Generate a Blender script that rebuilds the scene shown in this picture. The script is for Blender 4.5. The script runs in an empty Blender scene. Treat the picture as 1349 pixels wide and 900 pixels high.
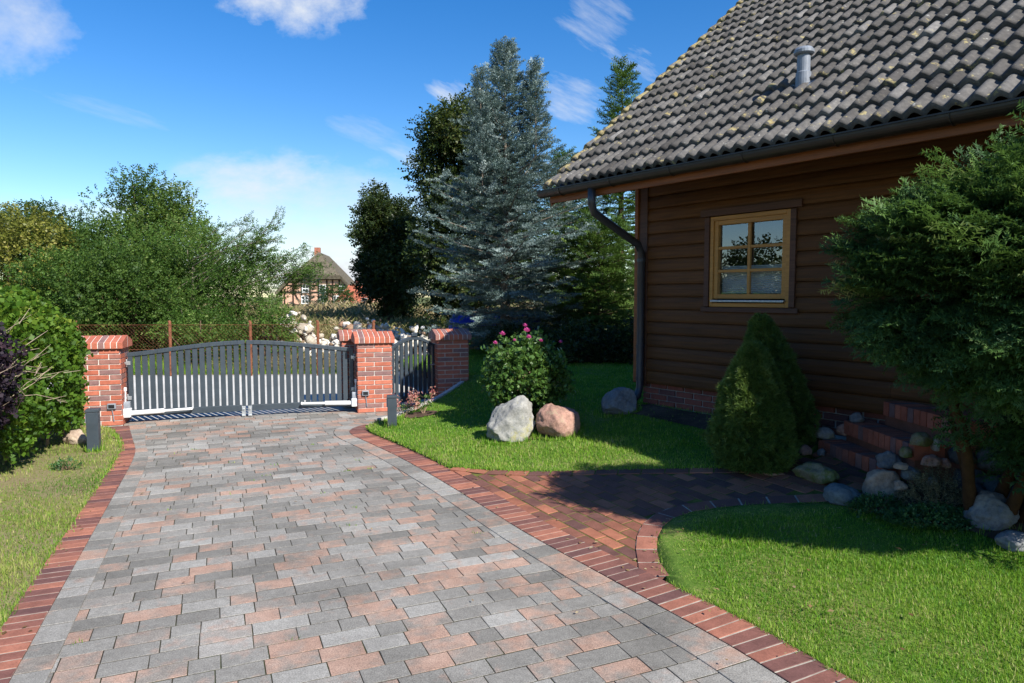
import bpy, bmesh, math, random
import numpy as np
from mathutils import Vector, Matrix, noise
from mathutils import geometry as geo

R0 = random.Random(11)
G = np.random.default_rng(11)
SC = bpy.context.scene
COL = SC.collection
PI = math.pi
EYE = 1.7
SUN = Vector((.667*math.cos(math.radians(40)), -.745*math.cos(math.radians(40)), math.sin(math.radians(40)))).normalized()

# ------------------------------------------------------------------ materials
class NT:
    def __init__(s, name):
        s.m = bpy.data.materials.new(name); s.m.use_nodes = True
        s.t = s.m.node_tree; s.t.nodes.clear()
        s.out = s.n('ShaderNodeOutputMaterial')
    def n(s, typ, **kw):
        nd = s.t.nodes.new(typ)
        for k, v in kw.items():
            if k.startswith('i_'): nd.inputs[k[2:].replace('_', ' ')].default_value = v
            else: setattr(nd, k, v)
        return nd
    def l(s, a, b): s.t.links.new(a, b)
    def coord(s, kind='Object'): return s.n('ShaderNodeTexCoord').outputs[kind]
    def geo(s): return s.n('ShaderNodeNewGeometry').outputs['Position']
    def attr(s, nm='tint'): return s.n('ShaderNodeAttribute', attribute_name=nm).outputs['Fac']
    def noise(s, vec, scale, detail=4, rough=.6, out='Fac'):
        nd = s.n('ShaderNodeTexNoise'); nd.inputs['Scale'].default_value = scale
        nd.inputs['Detail'].default_value = detail; nd.inputs['Roughness'].default_value = rough
        s.l(vec, nd.inputs['Vector']); return nd.outputs[out]
    def ramp(s, fac, stops, interp='LINEAR'):
        nd = s.n('ShaderNodeValToRGB'); nd.color_ramp.interpolation = interp
        e = nd.color_ramp.elements
        while len(e) > 1: e.remove(e[-1])
        for i, (p, c) in enumerate(stops):
            x = e[0] if i == 0 else e.new(p)
            x.position = p; x.color = (*c, 1) if len(c) == 3 else c
        s.l(fac, nd.inputs[0]); return nd.outputs[0]
    def math(s, op, a, b=0.0, c=None, clamp=False):
        nd = s.n('ShaderNodeMath', operation=op, use_clamp=clamp)
        for i, x in enumerate((a, b) if c is None else (a, b, c)):
            if isinstance(x, (int, float)): nd.inputs[i].default_value = x
            else: s.l(x, nd.inputs[i])
        return nd.outputs[0]
    def mix(s, fac, a, b, typ='MIX'):
        nd = s.n('ShaderNodeMixRGB', blend_type=typ)
        for i, x in enumerate((fac, a, b)):
            if isinstance(x, (int, float)): nd.inputs[i].default_value = x
            elif isinstance(x, tuple): nd.inputs[i].default_value = (*x, 1) if len(x) == 3 else x
            else: s.l(x, nd.inputs[i])
        return nd.outputs[0]
    def map(s, v, a, b, c=0.0, d=1.0):
        nd = s.n('ShaderNodeMapRange'); nd.inputs[1].default_value = a; nd.inputs[2].default_value = b
        nd.inputs[3].default_value = c; nd.inputs[4].default_value = d
        s.l(v, nd.inputs[0]); return nd.outputs[0]
    def scale(s, vec, sc):
        nd = s.n('ShaderNodeMapping'); nd.inputs['Scale'].default_value = sc; s.l(vec, nd.inputs[0]); return nd.outputs[0]
    def bsdf(s, col, rough=.7, spec=.3, metal=0.0, bump=None, bstr=.3, bdist=.01):
        b = s.n('ShaderNodeBsdfPrincipled')
        if isinstance(col, tuple): b.inputs['Base Color'].default_value = (*col, 1)
        else: s.l(col, b.inputs['Base Color'])
        if isinstance(rough, (int, float)): b.inputs['Roughness'].default_value = rough
        else: s.l(rough, b.inputs['Roughness'])
        b.inputs['Specular IOR Level'].default_value = spec; b.inputs['Metallic'].default_value = metal
        if bump is not None:
            bp = s.n('ShaderNodeBump'); bp.inputs['Strength'].default_value = bstr; bp.inputs['Distance'].default_value = bdist
            s.l(bump, bp.inputs['Height']); s.l(bp.outputs[0], b.inputs['Normal'])
        s.l(b.outputs[0], s.out.inputs[0]); return b

def plain(name, col, rough=.5, spec=.4, metal=0.0, var=.25, ns=12):
    t = NT(name); v = t.coord()
    n1 = t.noise(v, ns, 5)
    lo = tuple(c*(1-var) for c in col); hi = tuple(min(1, c*(1+var)) for c in col)
    c = t.ramp(n1, [(.3, lo), (.7, hi)])
    r = t.map(t.noise(v, ns*3, 3), .3, .7, max(.05, rough-.1), min(1, rough+.1))
    t.bsdf(c, r, spec, metal, n1, .15, .004); return t.m

def leafmat(name, stops, trans=.35, tcol=(.25, .35, .04), rough=.45, spec=.35):
    t = NT(name)
    c = t.ramp(t.attr(), stops)
    b = t.bsdf(c, rough, spec)
    tr = t.n('ShaderNodeBsdfTranslucent')
    t.l(t.mix(.5, c, tcol), tr.inputs[0])
    mx = t.n('ShaderNodeMixShader'); mx.inputs[0].default_value = trans
    t.l(b.outputs[0], mx.inputs[1]); t.l(tr.outputs[0], mx.inputs[2]); t.l(mx.outputs[0], t.out.inputs[0])
    return t.m

def tintmat(name, stops, rough=.75, spec=.25, nscale=(60, 9), nmix=.35, dark=.5, bstr=.35, bdist=.003, interp='LINEAR', moss=0.0):
    """colour per piece from its tint, broken up by two sizes of grain"""
    t = NT(name); v = t.geo()
    c = t.ramp(t.attr(), stops, interp)
    fine = t.noise(v, nscale[0], 4, .7); big = t.noise(v, nscale[1], 4, .6)
    g = t.ramp(fine, [(.3, (dark,)*3), (.5, (1, 1, 1)), (.75, (1.35,)*3)])
    c = t.mix(nmix, c, g, 'MULTIPLY')
    g2 = t.ramp(big, [(.3, (.62,)*3), (.65, (1.15,)*3)])
    c = t.mix(.6, c, g2, 'MULTIPLY')
    if moss:
        c = t.mix(t.map(t.noise(v, 3.0, 6, .7), 1-moss, 1-moss+.12, 0, .8), c, (.09, .10, .025))
    t.bsdf(c, rough, spec, 0, fine, bstr, bdist); return t.m

def ground(name, stops, sc, sc2=1.0, bstr=.6):
    t = NT(name); v = t.geo()
    n1 = t.noise(v, sc, 7, .7); n2 = t.noise(v, sc2, 4, .6)
    c = t.ramp(t.math('MULTIPLY_ADD', n2, .55, t.math('MULTIPLY', n1, .45)), stops)
    t.bsdf(c, .95, .1, 0, n1, bstr, .02); return t.m
M = {}
t = NT('paver'); v = t.geo(); a_ = t.attr()
gr = t.ramp(a_, [(0, (.148, .142, .130)), (.25, (.188, .181, .167)), (.5, (.222, .214, .198)), (.6, (.285, .278, .262)), (.72, (.20, .18, .16)), (1, (.21, .188, .168))])
wob = t.n('ShaderNodeVectorMath', operation='ADD'); t.l(v, wob.inputs[0])
cxy = t.n('ShaderNodeCombineXYZ'); t.l(t.math('MULTIPLY', a_, 37.0), cxy.inputs[2]); t.l(cxy.outputs[0], wob.inputs[1])
blend = t.noise(wob.outputs[0], 8.0, 3, .55)
pk = t.math('ADD', t.map(a_, .56, .86, -.34, .30), t.math('MULTIPLY', t.math('SUBTRACT', blend, .5), 1.9))
c = t.mix(t.map(pk, -.15, .35, .0, .92), gr, t.ramp(t.noise(v, 5.0, 2), [(.3, (.30, .19, .145)), (.7, (.345, .235, .185))]))
fine = t.noise(v, 150, 3, .75); mid = t.noise(v, 28, 4, .7); big = t.noise(v, 1.1, 5, .65)
c = t.mix(.85, c, t.ramp(fine, [(.30, (.45,)*3), (.5, (1, 1, 1)), (.70, (1.55,)*3)]), 'MULTIPLY')
c = t.mix(.6, c, t.ramp(mid, [(.3, (.72,)*3), (.7, (1.25,)*3)]), 'MULTIPLY')
c = t.mix(.7, c, t.ramp(big, [(.32, (.60, .59, .565)), (.62, (1.2, 1.19, 1.16))]), 'MULTIPLY')
t.bsdf(c, .86, .18, 0, fine, .5, .003); M['paver'] = t.m
M['paver_joint'] = ground('paver_joint', [(.36, (.022, .02, .015)), (.5, (.04, .035, .026)), (.6, (.035, .042, .014)), (.7, (.075, .065, .045))], 9, 1.2, .3)
M['clinker'] = tintmat('clinker', [(0, (.12, .06, .055)), (.35, (.17, .075, .06)), (.65, (.245, .10, .07)), (1, (.33, .135, .088))], .7, .25, (120, 11), .5, .5)
M['clinker_joint'] = plain('clinker_joint', (.33, .30, .25), .95, .1, var=.35, ns=15)
M['path_brick'] = tintmat('path_brick', [(0, (.11, .055, .048)), (.4, (.17, .073, .052)), (.7, (.26, .10, .06)), (1, (.34, .135, .08))], .75, .25, (120, 9), .5, .5, moss=.36)
M['moss_joint'] = plain('moss_joint', (.10, .105, .025), .95, .1, var=.5, ns=12)
M['wall_brick'] = tintmat('wall_brick', [(0, (.19, .11, .105)), (.2, (.25, .13, .11)), (.4, (.34, .10, .06)), (1, (.44, .145, .09))], .7, .25, (110, 14), .45, .6)
M['mortar'] = plain('mortar', (.56, .53, .48), .95, .1, var=.2, ns=25)
M['plinth_brick'] = tintmat('plinth_brick', [(0, (.11, .06, .06)), (.5, (.19, .06, .045)), (1, (.25, .08, .055))], .75, .2, (110, 14), .45, .6)
M['old_mortar'] = plain('old_mortar', (.30, .28, .27), .95, .1, var=.3, ns=25)
M['anthracite'] = plain('anthracite', (.034, .046, .058), .42, .5, var=.14, ns=5)
M['dark_plastic'] = plain('dark_plastic', (.012, .012, .014), .4, .4)
M['galvanised'] = plain('galvanised', (.45, .47, .48), .4, .5, .7, var=.2, ns=30)
M['white_metal'] = plain('white_metal', (.72, .73, .73), .35, .5, var=.07)
M['grey_plastic'] = plain('grey_plastic', (.2, .22, .25), .45, .5)
M['rust'] = plain('rust', (.17, .065, .035), .9, .2, var=.45, ns=18)
M['concrete'] = plain('concrete', (.42, .40, .36), .9, .2, var=.25, ns=9)
M['gutter'] = plain('gutter', (.02, .016, .014), .42, .45, var=.2, ns=6)
M['pipe'] = plain('pipe', (.034, .034, .04), .42, .45, var=.2, ns=6)
M['vent'] = plain('vent', (.17, .19, .22), .45, .45, var=.2, ns=14)
M['bark'] = plain('bark', (.10, .07, .045), .95, .15, var=.5, ns=14)
M['yew_bark'] = plain('yew_bark', (.055, .028, .014), .9, .15, var=.5, ns=14)
M['grey_bark'] = plain('grey_bark', (.15, .125, .10), .95, .15, var=.4, ns=14)
M['twig'] = plain('twig', (.22, .15, .10), .9, .15, var=.4, ns=14)
M['pale_twig'] = plain('pale_twig', (.34, .27, .2), .9, .15, var=.3, ns=14)
M['log'] = plain('log', (.48, .33, .15), .85, .15, var=.4, ns=9)
M['log_bark'] = plain('log_bark', (.07, .045, .03), .95, .15, var=.5, ns=12)
M['tarp'] = plain('tarp', (.02, .05, .55), .4, .5, var=.25, ns=6)
M['white_sheet'] = plain('white_sheet', (.7, .72, .78), .5, .4, var=.1, ns=6)
M['plaster'] = plain('plaster', (.72, .68, .6), .9, .2, var=.08)
M['pink_brick'] = plain('pink_brick', (.55, .33, .23), .9, .2, var=.15, ns=3)
M['beam'] = plain('beam', (.03, .016, .011), .8, .2, var=.3)
M['white_paint'] = plain('white_paint', (.78, .78, .76), .5, .3, var=.05)
M['far_glass'] = plain('far_glass', (.04, .05, .06), .1, .6, var=.1)
M['thatch'] = plain('thatch', (.105, .09, .065), .95, .1, var=.4, ns=2.5)
M['red_tile'] = plain('red_tile', (.40, .125, .07), .85, .2, var=.3, ns=2)
M['chimney_brick'] = plain('chimney_brick', (.30, .12, .08), .9, .2, var=.3, ns=4)

def wood(name, col, rough=.55, grain=(2.2, 45, 45), var=.4):
    t = NT(name); v = t.scale(t.coord(), grain)
    g = t.noise(v, 1.0, 6, .65); k = t.noise(t.coord(), 1.3, 3)
    lo = tuple(c*(1-var) for c in col); hi = tuple(c*(1+var) for c in col)
    c = t.ramp(g, [(.3, lo), (.7, hi)])
    c = t.mix(.45, c, t.ramp(t.attr(), [(0, (.66,)*3), (1, (1.25,)*3)]), 'MULTIPLY')
    c = t.mix(.4, c, t.ramp(k, [(.3, (.7,)*3), (.7, (1.2,)*3)]), 'MULTIPLY')
    t.bsdf(c, rough, .35, 0, g, .25, .002); return t.m
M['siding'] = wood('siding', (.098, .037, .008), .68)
M['orange_wood'] = wood('orange_wood', (.21, .068, .018), .55)
M['trim_wood'] = wood('trim_wood', (.085, .034, .018), .55)
M['frame_wood'] = wood('frame_wood', (.42, .20, .045), .4, var=.18)
M['old_wood'] = wood('old_wood', (.16, .12, .08), .85)

t = NT('roof_tile'); v = t.geo()
c = t.ramp(t.attr(), [(0, (.045, .042, .039)), (.45, (.078, .073, .068)), (.8, (.118, .112, .105)), (1, (.17, .163, .155))])
sp = t.noise(v, 26, 5, .7)
c = t.mix(.7, c, t.ramp(sp, [(.3, (.5,)*3), (.55, (1, 1, 1)), (.72, (1.7, 1.65, 1.55))]), 'MULTIPLY')
edge = t.attr('lichen')
li = t.noise(v, 7.0, 6, .72); li2 = t.noise(v, 30, 3, .6)
f = t.math('ADD', t.math('MULTIPLY', edge, .17), li)
f = t.math('ADD', f, t.math('MULTIPLY', li2, .25))
c = t.mix(t.map(f, .745, .80, 0, .85), c, t.ramp(li2, [(.3, (.22, .15, .04)), (.7, (.30, .27, .14))]))
c = t.mix(t.map(t.noise(t.scale(v, (1, 1, 1.01)), 15, 4, .6), .66, .72, 0, .7), c, (.36, .36, .33))
c = t.mix(t.map(t.noise(t.scale(v, (1.03, 1, 1)), 9.3, 5, .7), .67, .72, 0, .9), c, (.035, .033, .012))
t.bsdf(c, .82, .25, 0, t.math('ADD', sp, li), .5, .006); M['tile'] = t.m

def stone(name, a, b, c3, lichen=None, lscale=5, amount=.5, sc=1.0):
    t = NT(name); v = t.coord()
    n1 = t.noise(v, 4*sc, 8, .7); n2 = t.noise(v, 45*sc, 4, .7)
    c = t.ramp(n1, [(.28, a), (.5, b), (.72, c3)])
    c = t.mix(.55, c, t.ramp(n2, [(.3, (.5,)*3), (.5, (1, 1, 1)), (.7, (1.4,)*3)]), 'MULTIPLY')
    if lichen:
        c = t.mix(t.map(t.noise(v, lscale, 6, .75), 1-amount, 1-amount+.1, 0, .85), c, lichen)
    t.bsdf(c, .88, .2, 0, t.math('ADD', n1, t.math('MULTIPLY', n2, .4)), .6, .02); return t.m
M['pale_stone'] = stone('pale_stone', (.17, .165, .15), (.27, .265, .245), (.37, .36, .33), (.27, .25, .10), 4, .46)
M['pink_stone'] = stone('pink_stone', (.18, .11, .085), (.33, .19, .145), (.42, .27, .22), (.30, .24, .16), 7, .44)
M['grey_stone'] = stone('grey_stone', (.11, .112, .118), (.165, .168, .172), (.24, .24, .24), (.17, .17, .12), 6, .44)
M['blue_stone'] = stone('blue_stone', (.09, .11, .115), (.14, .165, .17), (.21, .23, .23), (.12, .13, .06), 6, .42)
M['shade_toned_stone'] = stone('shade_toned_stone', (.05, .05, .048), (.085, .083, .078), (.13, .125, .12), (.06, .07, .03), 6, .45)  # grey stone darkened, with the deep shade under the yew put into its colour
M['mossy_stone'] = stone('mossy_stone', (.13, .11, .07), (.22, .19, .12), (.30, .26, .17), (.10, .12, .025), 6, .55)
M['tan_stone'] = stone('tan_stone', (.2, .14, .10), (.32, .24, .18), (.45, .37, .28))
M['rubble'] = tintmat('rubble', [(0, (.16, .12, .08)), (.25, (.33, .20, .13)), (.3, (.34, .29, .22)), (.6, (.50, .46, .38)), (1, (.66, .63, .56))], .9, .1, (30, 6), .4, .6)

M['ground'] = ground('ground', [(.35, (.045, .07, .02)), (.5, (.09, .11, .035)), (.65, (.16, .14, .07))], 3, .12)
M['lawn'] = ground('lawn', [(.36, (.05, .11, .016)), (.5, (.095, .16, .026)), (.62, (.20, .19, .07))], 30, .9)
M['dry_lawn'] = ground('dry_lawn', [(.38, (.10, .11, .03)), (.47, (.19, .17, .075)), (.54, (.21, .175, .10)), (.62, (.14, .085, .055))], 24, 1.1)
M['soil'] = ground('soil', [(.35, (.04, .028, .02)), (.5, (.085, .055, .038)), (.65, (.15, .10, .07))], 18, 2.5)
M['road'] = ground('road', [(.35, (.36, .35, .32)), (.5, (.46, .45, .42)), (.65, (.54, .53, .50))], 22, .6, .3)

M['grass'] = leafmat('grass', [(0, (.05, .16, .012)), (.3, (.11, .27, .020)), (.6, (.205, .37, .032)), (.82, (.34, .43, .08)), (1, (.56, .50, .24))], .45, (.25, .38, .03), .5, .25)
M['dry_grass'] = leafmat('dry_grass', [(0, (.065, .16, .015)), (.3, (.13, .235, .028)), (.6, (.24, .30, .055)), (1, (.44, .40, .17))], .35, (.3, .35, .08), .6, .2)
M['weeds'] = leafmat('weeds', [(0, (.09, .13, .04)), (.35, (.165, .17, .06)), (.7, (.29, .23, .12)), (1, (.42, .33, .2))], .3, (.25, .25, .1), .7, .15)
M['hedge'] = leafmat('hedge', [(0, (.022, .055, .008)), (.4, (.05, .115, .012)), (.75, (.10, .185, .02)), (1, (.22, .27, .04))], .4, (.3, .42, .03), .5, .22)
M['purple'] = leafmat('purple', [(0, (.010, .008, .012)), (.6, (.022, .015, .023)), (1, (.05, .026, .034))], .12, (.08, .02, .05), .6, .15)
M['broad'] = leafmat('broad', [(0, (.02, .048, .009)), (.5, (.052, .10, .018)), (.85, (.10, .16, .03)), (1, (.17, .20, .055))], .35, (.2, .3, .03), .55, .2)
M['bright'] = leafmat('bright', [(0, (.025, .062, .010)), (.5, (.064, .13, .022)), (.85, (.115, .19, .036)), (1, (.22, .26, .09))], .35, (.25, .35, .04), .55, .2)
M['olive'] = leafmat('olive', [(0, (.06, .075, .010)), (.5, (.15, .165, .025)), (.85, (.25, .24, .05)), (1, (.33, .27, .07))], .35, (.3, .3, .05), .5, .3)
M['dark_broad'] = leafmat('dark_broad', [(0, (.012, .024, .006)), (.5, (.03, .052, .012)), (.85, (.058, .082, .018)), (1, (.10, .10, .03))], .25, (.12, .16, .02), .5, .3)
M['far_leaf'] = leafmat('far_leaf', [(0, (.02, .045, .012)), (1, (.06, .11, .028))], .3, (.15, .25, .04), .6, .2)
M['cedar'] = leafmat('cedar', [(0, (.03, .055, .045)), (.4, (.10, .15, .135)), (.75, (.23, .30, .285)), (1, (.40, .47, .45))], .2, (.15, .25, .2), .5, .35)
M['spruce'] = leafmat('spruce', [(0, (.025, .055, .014)), (.5, (.065, .125, .026)), (.85, (.12, .20, .04)), (1, (.18, .26, .055))], .25, (.15, .25, .03), .5, .35)
M['blue_spruce'] = leafmat('blue_spruce', [(0, (.02, .042, .03)), (.6, (.05, .09, .06)), (1, (.09, .15, .10))], .2, (.15, .25, .1), .5, .3)
M['yew'] = leafmat('yew', [(0, (.014, .040, .016)), (.4, (.034, .080, .024)), (.7, (.075, .145, .034)), (.9, (.15, .22, .06)), (1, (.24, .25, .10))], .25, (.18, .32, .05), .55, .2)
M['dwarf'] = leafmat('dwarf', [(0, (.03, .065, .014)), (.5, (.09, .155, .03)), (.85, (.17, .25, .06)), (1, (.28, .34, .12))], .22, (.2, .3, .04), .5, .3)
M['rose_leaf'] = leafmat('rose_leaf', [(0, (.025, .06, .014)), (.5, (.06, .13, .026)), (.85, (.11, .20, .045)), (1, (.24, .28, .11))], .35, (.25, .4, .06), .38, .45)
M['petal'] = leafmat('petal', [(0, (.45, .05, .22)), (.6, (.7, .12, .38)), (1, (.85, .35, .55))], .35, (.8, .2, .5), .5, .3)
M['dead_leaf'] = leafmat('dead_leaf', [(0, (.10, .055, .025)), (.5, (.22, .14, .06)), (1, (.42, .34, .2))], .2, (.3, .2, .1), .7, .2)
M['heath'] = leafmat('heath', [(0, (.10, .085, .045)), (.5, (.2, .19, .10)), (1, (.34, .32, .2))], .2, (.2, .2, .1), .6, .2)
M['cover'] = leafmat('cover', [(0, (.02, .06, .02)), (.6, (.05, .13, .035)), (1, (.12, .22, .07))], .3, (.15, .3, .05), .45, .35)
M['bloom'] = leafmat('bloom', [(0, (.40, .09, .09)), (.5, (.55, .22, .18)), (1, (.7, .48, .36))], .3, (.6, .3, .25), .6, .2)

def glassmat():
    t = NT('window_glass')
    g = t.n('ShaderNodeBsdfGlossy'); g.inputs['Roughness'].default_value = 0.0
    g.inputs['Color'].default_value = (.95, .97, 1, 1)
    tr = t.n('ShaderNodeBsdfTransparent'); tr.inputs[0].default_value = (.82, .86, .86, 1)
    gm = t.n('ShaderNodeNewGeometry'); dt = t.n('ShaderNodeVectorMath', operation='DOT_PRODUCT'); t.l(gm.outputs['Normal'], dt.inputs[0]); t.l(gm.outputs['Incoming'], dt.inputs[1])
    fr_ = t.math('MULTIPLY_ADD', t.math('POWER', t.math('SUBTRACT', 1.0, t.math('ABSOLUTE', dt.outputs['Value']), clamp=True), 5.0), .8, .17)
    n = t.noise(t.coord(), 2.0, 2); bp = t.n('ShaderNodeBump'); bp.inputs['Strength'].default_value = .012; bp.inputs['Distance'].default_value = .05
    t.l(n, bp.inputs['Height']); t.l(bp.outputs[0], g.inputs['Normal'])
    mx = t.n('ShaderNodeMixShader'); f2 = fr_
    t.l(f2, mx.inputs[0]); t.l(tr.outputs[0], mx.inputs[1]); t.l(g.outputs[0], mx.inputs[2]); t.l(mx.outputs[0], t.out.inputs[0])
    return t.m
M['glass'] = glassmat()
M['blind'] = plain('blind', (.55, .56, .56), .8, .2, var=.08)
M['room_dark'] = plain('room_dark', (.03, .027, .024), .9, .1)

# ------------------------------------------------------------------ builders
def rootloc(p):
    v = Vector((0, 0, 0))
    while p is not None: v += p.location; p = p.parent
    return v
def setp(o, label=None, cat=None, group=None, kind=None):
    if label: o['label'] = label
    if cat: o['category'] = cat
    if group: o['group'] = group
    if kind: o['kind'] = kind
    return o
def thing(name, label, cat, loc=(0, 0, 0), rz=0.0, group=None):
    o = bpy.data.objects.new(name, None); COL.objects.link(o)
    o.location = loc; o.rotation_euler = (0, 0, rz); o.empty_display_size = .2
    return setp(o, label, cat, group)
def copy_tree(o, parent=None):
    c = o.copy(); COL.objects.link(c); c.parent = parent
    for ch in list(o.children): copy_tree(ch, c)
    return c

class MB:
    def __init__(s): s.v = []; s.f = []; s.mi = []; s.t = []
    def add(s, vs, fs, mi=0, t=.5):
        b = len(s.v); s.v += [tuple(x) for x in vs]; s.f += [tuple(i+b for i in f) for f in fs]
        s.mi += [mi]*len(fs); s.t += [t]*len(vs)
    def box(s, c, d, rz=0.0, mi=0, t=.5, mat=None):
        x, y, z = d[0]/2, d[1]/2, d[2]/2
        vs = [Vector((a*x, b*y, e*z)) for e in (-1, 1) for b in (-1, 1) for a in (-1, 1)]
        r = mat if mat is not None else Matrix.Rotation(rz, 3, 'Z')
        s.add([r @ q + Vector(c) for q in vs], [(0, 2, 3, 1), (4, 5, 7, 6), (0, 1, 5, 4), (2, 6, 7, 3), (0, 4, 6, 2), (1, 3, 7, 5)], mi, t)
    def slab(s, quad, z0, z1, ch=.004, mi=0, t=.5, zs=None):
        """convex outline (counter-clockwise) with chamfered top; zs gives a ground height per corner"""
        n = len(quad); c = sum((Vector(q) for q in quad), Vector((0, 0)))/n
        zs = zs or [0]*n
        top = []
        for q, zz in zip(quad, zs):
            d = c-Vector(q); L = d.length or 1
            p = Vector(q)+d*min(.45, ch*1.4/L); top.append((p.x, p.y, z1+zz))
        mid = [(q[0], q[1], z1-ch*.8+zz) for q, zz in zip(quad, zs)]
        bot = [(q[0], q[1], z0+zz) for q, zz in zip(quad, zs)]
        fs = [tuple(range(n))]
        for i in range(n):
            j = (i+1) % n; fs += [(n+i, n+j, j, i), (2*n+i, 2*n+j, n+j, n+i)]
        s.add(top+mid+bot, fs, mi, t)
    def tube(s, pts, rad, n=7, mi=0, t=.5, cap=True):
        pts = [Vector(p) for p in pts]
        if isinstance(rad, (int, float)): rad = [rad]*len(pts)
        vs = []; up = Vector((0, 0, 1)); prev = None
        for i, p in enumerate(pts):
            d = (pts[min(i+1, len(pts)-1)]-pts[max(i-1, 0)])
            d = d.normalized() if d.length > 1e-9 else up
            a = prev if prev is not None else (d.orthogonal())
            a = (a-d*a.dot(d)); a = a.normalized() if a.length > 1e-6 else d.orthogonal().normalized()
            prev = a; b = d.cross(a)
            for k in range(n):
                w = 2*PI*k/n; vs.append(p+(a*math.cos(w)+b*math.sin(w))*rad[i])
        fs = [(i*n+k, i*n+(k+1) % n, (i+1)*n+(k+1) % n, (i+1)*n+k) for i in range(len(pts)-1) for k in range(n)]
        if cap: fs += [tuple(range(n-1, -1, -1)), tuple((len(pts)-1)*n+k for k in range(n))]
        s.add(vs, fs, mi, t)
    def lathe(s, prof, c=(0, 0, 0), n=24, mi=0, t=.5):
        vs = [(c[0]+r*math.cos(2*PI*k/n), c[1]+r*math.sin(2*PI*k/n), c[2]+z) for r, z in prof for k in range(n)]
        fs = [(i*n+k, i*n+(k+1) % n, (i+1)*n+(k+1) % n, (i+1)*n+k) for i in range(len(prof)-1) for k in range(n)]
        fs += [tuple(range(n-1, -1, -1)), tuple((len(prof)-1)*n+k for k in range(n))]
        s.add(vs, fs, mi, t)
    def prism(s, poly, ax, a0, a1, mi=0, t=.5):
        """outline in the two other axes pushed along axis ax"""
        def p3(q, a):
            return (a, q[0], q[1]) if ax == 0 else ((q[0], a, q[1]) if ax == 1 else (q[0], q[1], a))
        n = len(poly)
        vs = [p3(q, a0) for q in poly]+[p3(q, a1) for q in poly]
        fs = [tuple(range(n-1, -1, -1)), tuple(range(n, 2*n))]+[(i, (i+1) % n, n+(i+1) % n, n+i) for i in range(n)]
        s.add(vs, fs, mi, t)
    def build(s, name, mats, parent=None, w=False, smooth=False, bevel=0, recalc=True):
        off = rootloc(parent) if w else Vector((0, 0, 0))
        me = bpy.data.meshes.new(name)
        me.from_pydata([(x-off.x, y-off.y, z-off.z) for x, y, z in s.v], [], s.f)
        mats = mats if isinstance(mats, (list, tuple)) else [mats]
        for m in mats: me.materials.append(M[m] if isinstance(m, str) else m)
        if len(mats) > 1: me.polygons.foreach_set('material_index', s.mi)
        a = me.attributes.new('tint', 'FLOAT', 'POINT'); a.data.foreach_set('value', s.t)
        if recalc:
            bm = bmesh.new(); bm.from_mesh(me); bmesh.ops.recalc_face_normals(bm, faces=bm.faces); bm.to_mesh(me); bm.free()
        if smooth: me.polygons.foreach_set('use_smooth', [True]*len(me.polygons))
        me.update()
        o = bpy.data.objects.new(name, me); COL.objects.link(o); o.parent = parent
        if bevel:
            b = o.modifiers.new('edge', 'BEVEL'); b.width = bevel; b.segments = 2; b.limit_method = 'ANGLE'
        return o

def npmesh(name, V, F, mats, parent=None, tint=None, w=True, smooth=False, loc=None):
    V = np.asarray(V, np.float32).reshape(-1, 3)
    off = rootloc(parent) if (w and parent is not None) else (Vector(loc) if loc is not None else None)
    if off is not None: V = V-np.array(off, np.float32)
    F = np.asarray(F, np.int32)
    me = bpy.data.meshes.new(name); k = F.shape[1]; nf = len(F)
    me.vertices.add(len(V)); me.vertices.foreach_set('co', V.ravel())
    me.loops.add(nf*k); me.loops.foreach_set('vertex_index', F.ravel())
    me.polygons.add(nf); me.polygons.foreach_set('loop_start', np.arange(0, nf*k, k, dtype=np.int32))
    me.materials.append(M[mats] if isinstance(mats, str) else mats)
    if tint is not None:
        a = me.attributes.new('tint', 'FLOAT', 'POINT'); a.data.foreach_set('value', np.asarray(tint, np.float32).ravel())
    if smooth: me.polygons.foreach_set('use_smooth', np.ones(nf, bool))
    me.update(calc_edges=True); me.validate()
    o = bpy.data.objects.new(name, me); COL.objects.link(o); o.parent = parent
    if parent is None and loc is not None: o.location = loc
    return o

def unit(a): return a/np.maximum(np.linalg.norm(a, axis=-1, keepdims=True), 1e-9)
def frames(D, up=(0, 0, 1), jit=.4):
    D = unit(np.asarray(D, float)); K = len(D)
    U = np.tile(np.array(up, float), (K, 1))+G.normal(0, jit, (K, 3))
    S_ = unit(np.cross(U, D)); U = np.cross(D, S_)
    return np.stack([D, S_, U], axis=2)
def inst(tpl, O, Rm, S, tint):
    tv, tf, tt = tpl; K = len(O); n = len(tv)
    S = np.asarray(S, float).reshape(K, -1)
    V = np.einsum('kij,nj->kni', Rm, tv)*S[:, :, None] if S.shape[1] == 1 else np.einsum('kij,knj->kni', Rm, tv[None]*S[:, None, :])
    V = (V+O[:, None, :]).reshape(-1, 3)
    F = (tf[None]+(np.arange(K)*n)[:, None, None]).reshape(-1, tf.shape[1])
    T = np.clip(np.asarray(tint)[:, None]+tt[None]*1.0, 0, 1).reshape(-1)
    return V, F, T
def join(parts):
    Vs, Fs, Ts, b = [], [], [], 0
    for V, F, T in parts:
        Vs.append(V); Fs.append(F+b); Ts.append(T); b += len(V)
    return np.concatenate(Vs), np.concatenate(Fs), np.concatenate(Ts)

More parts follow.
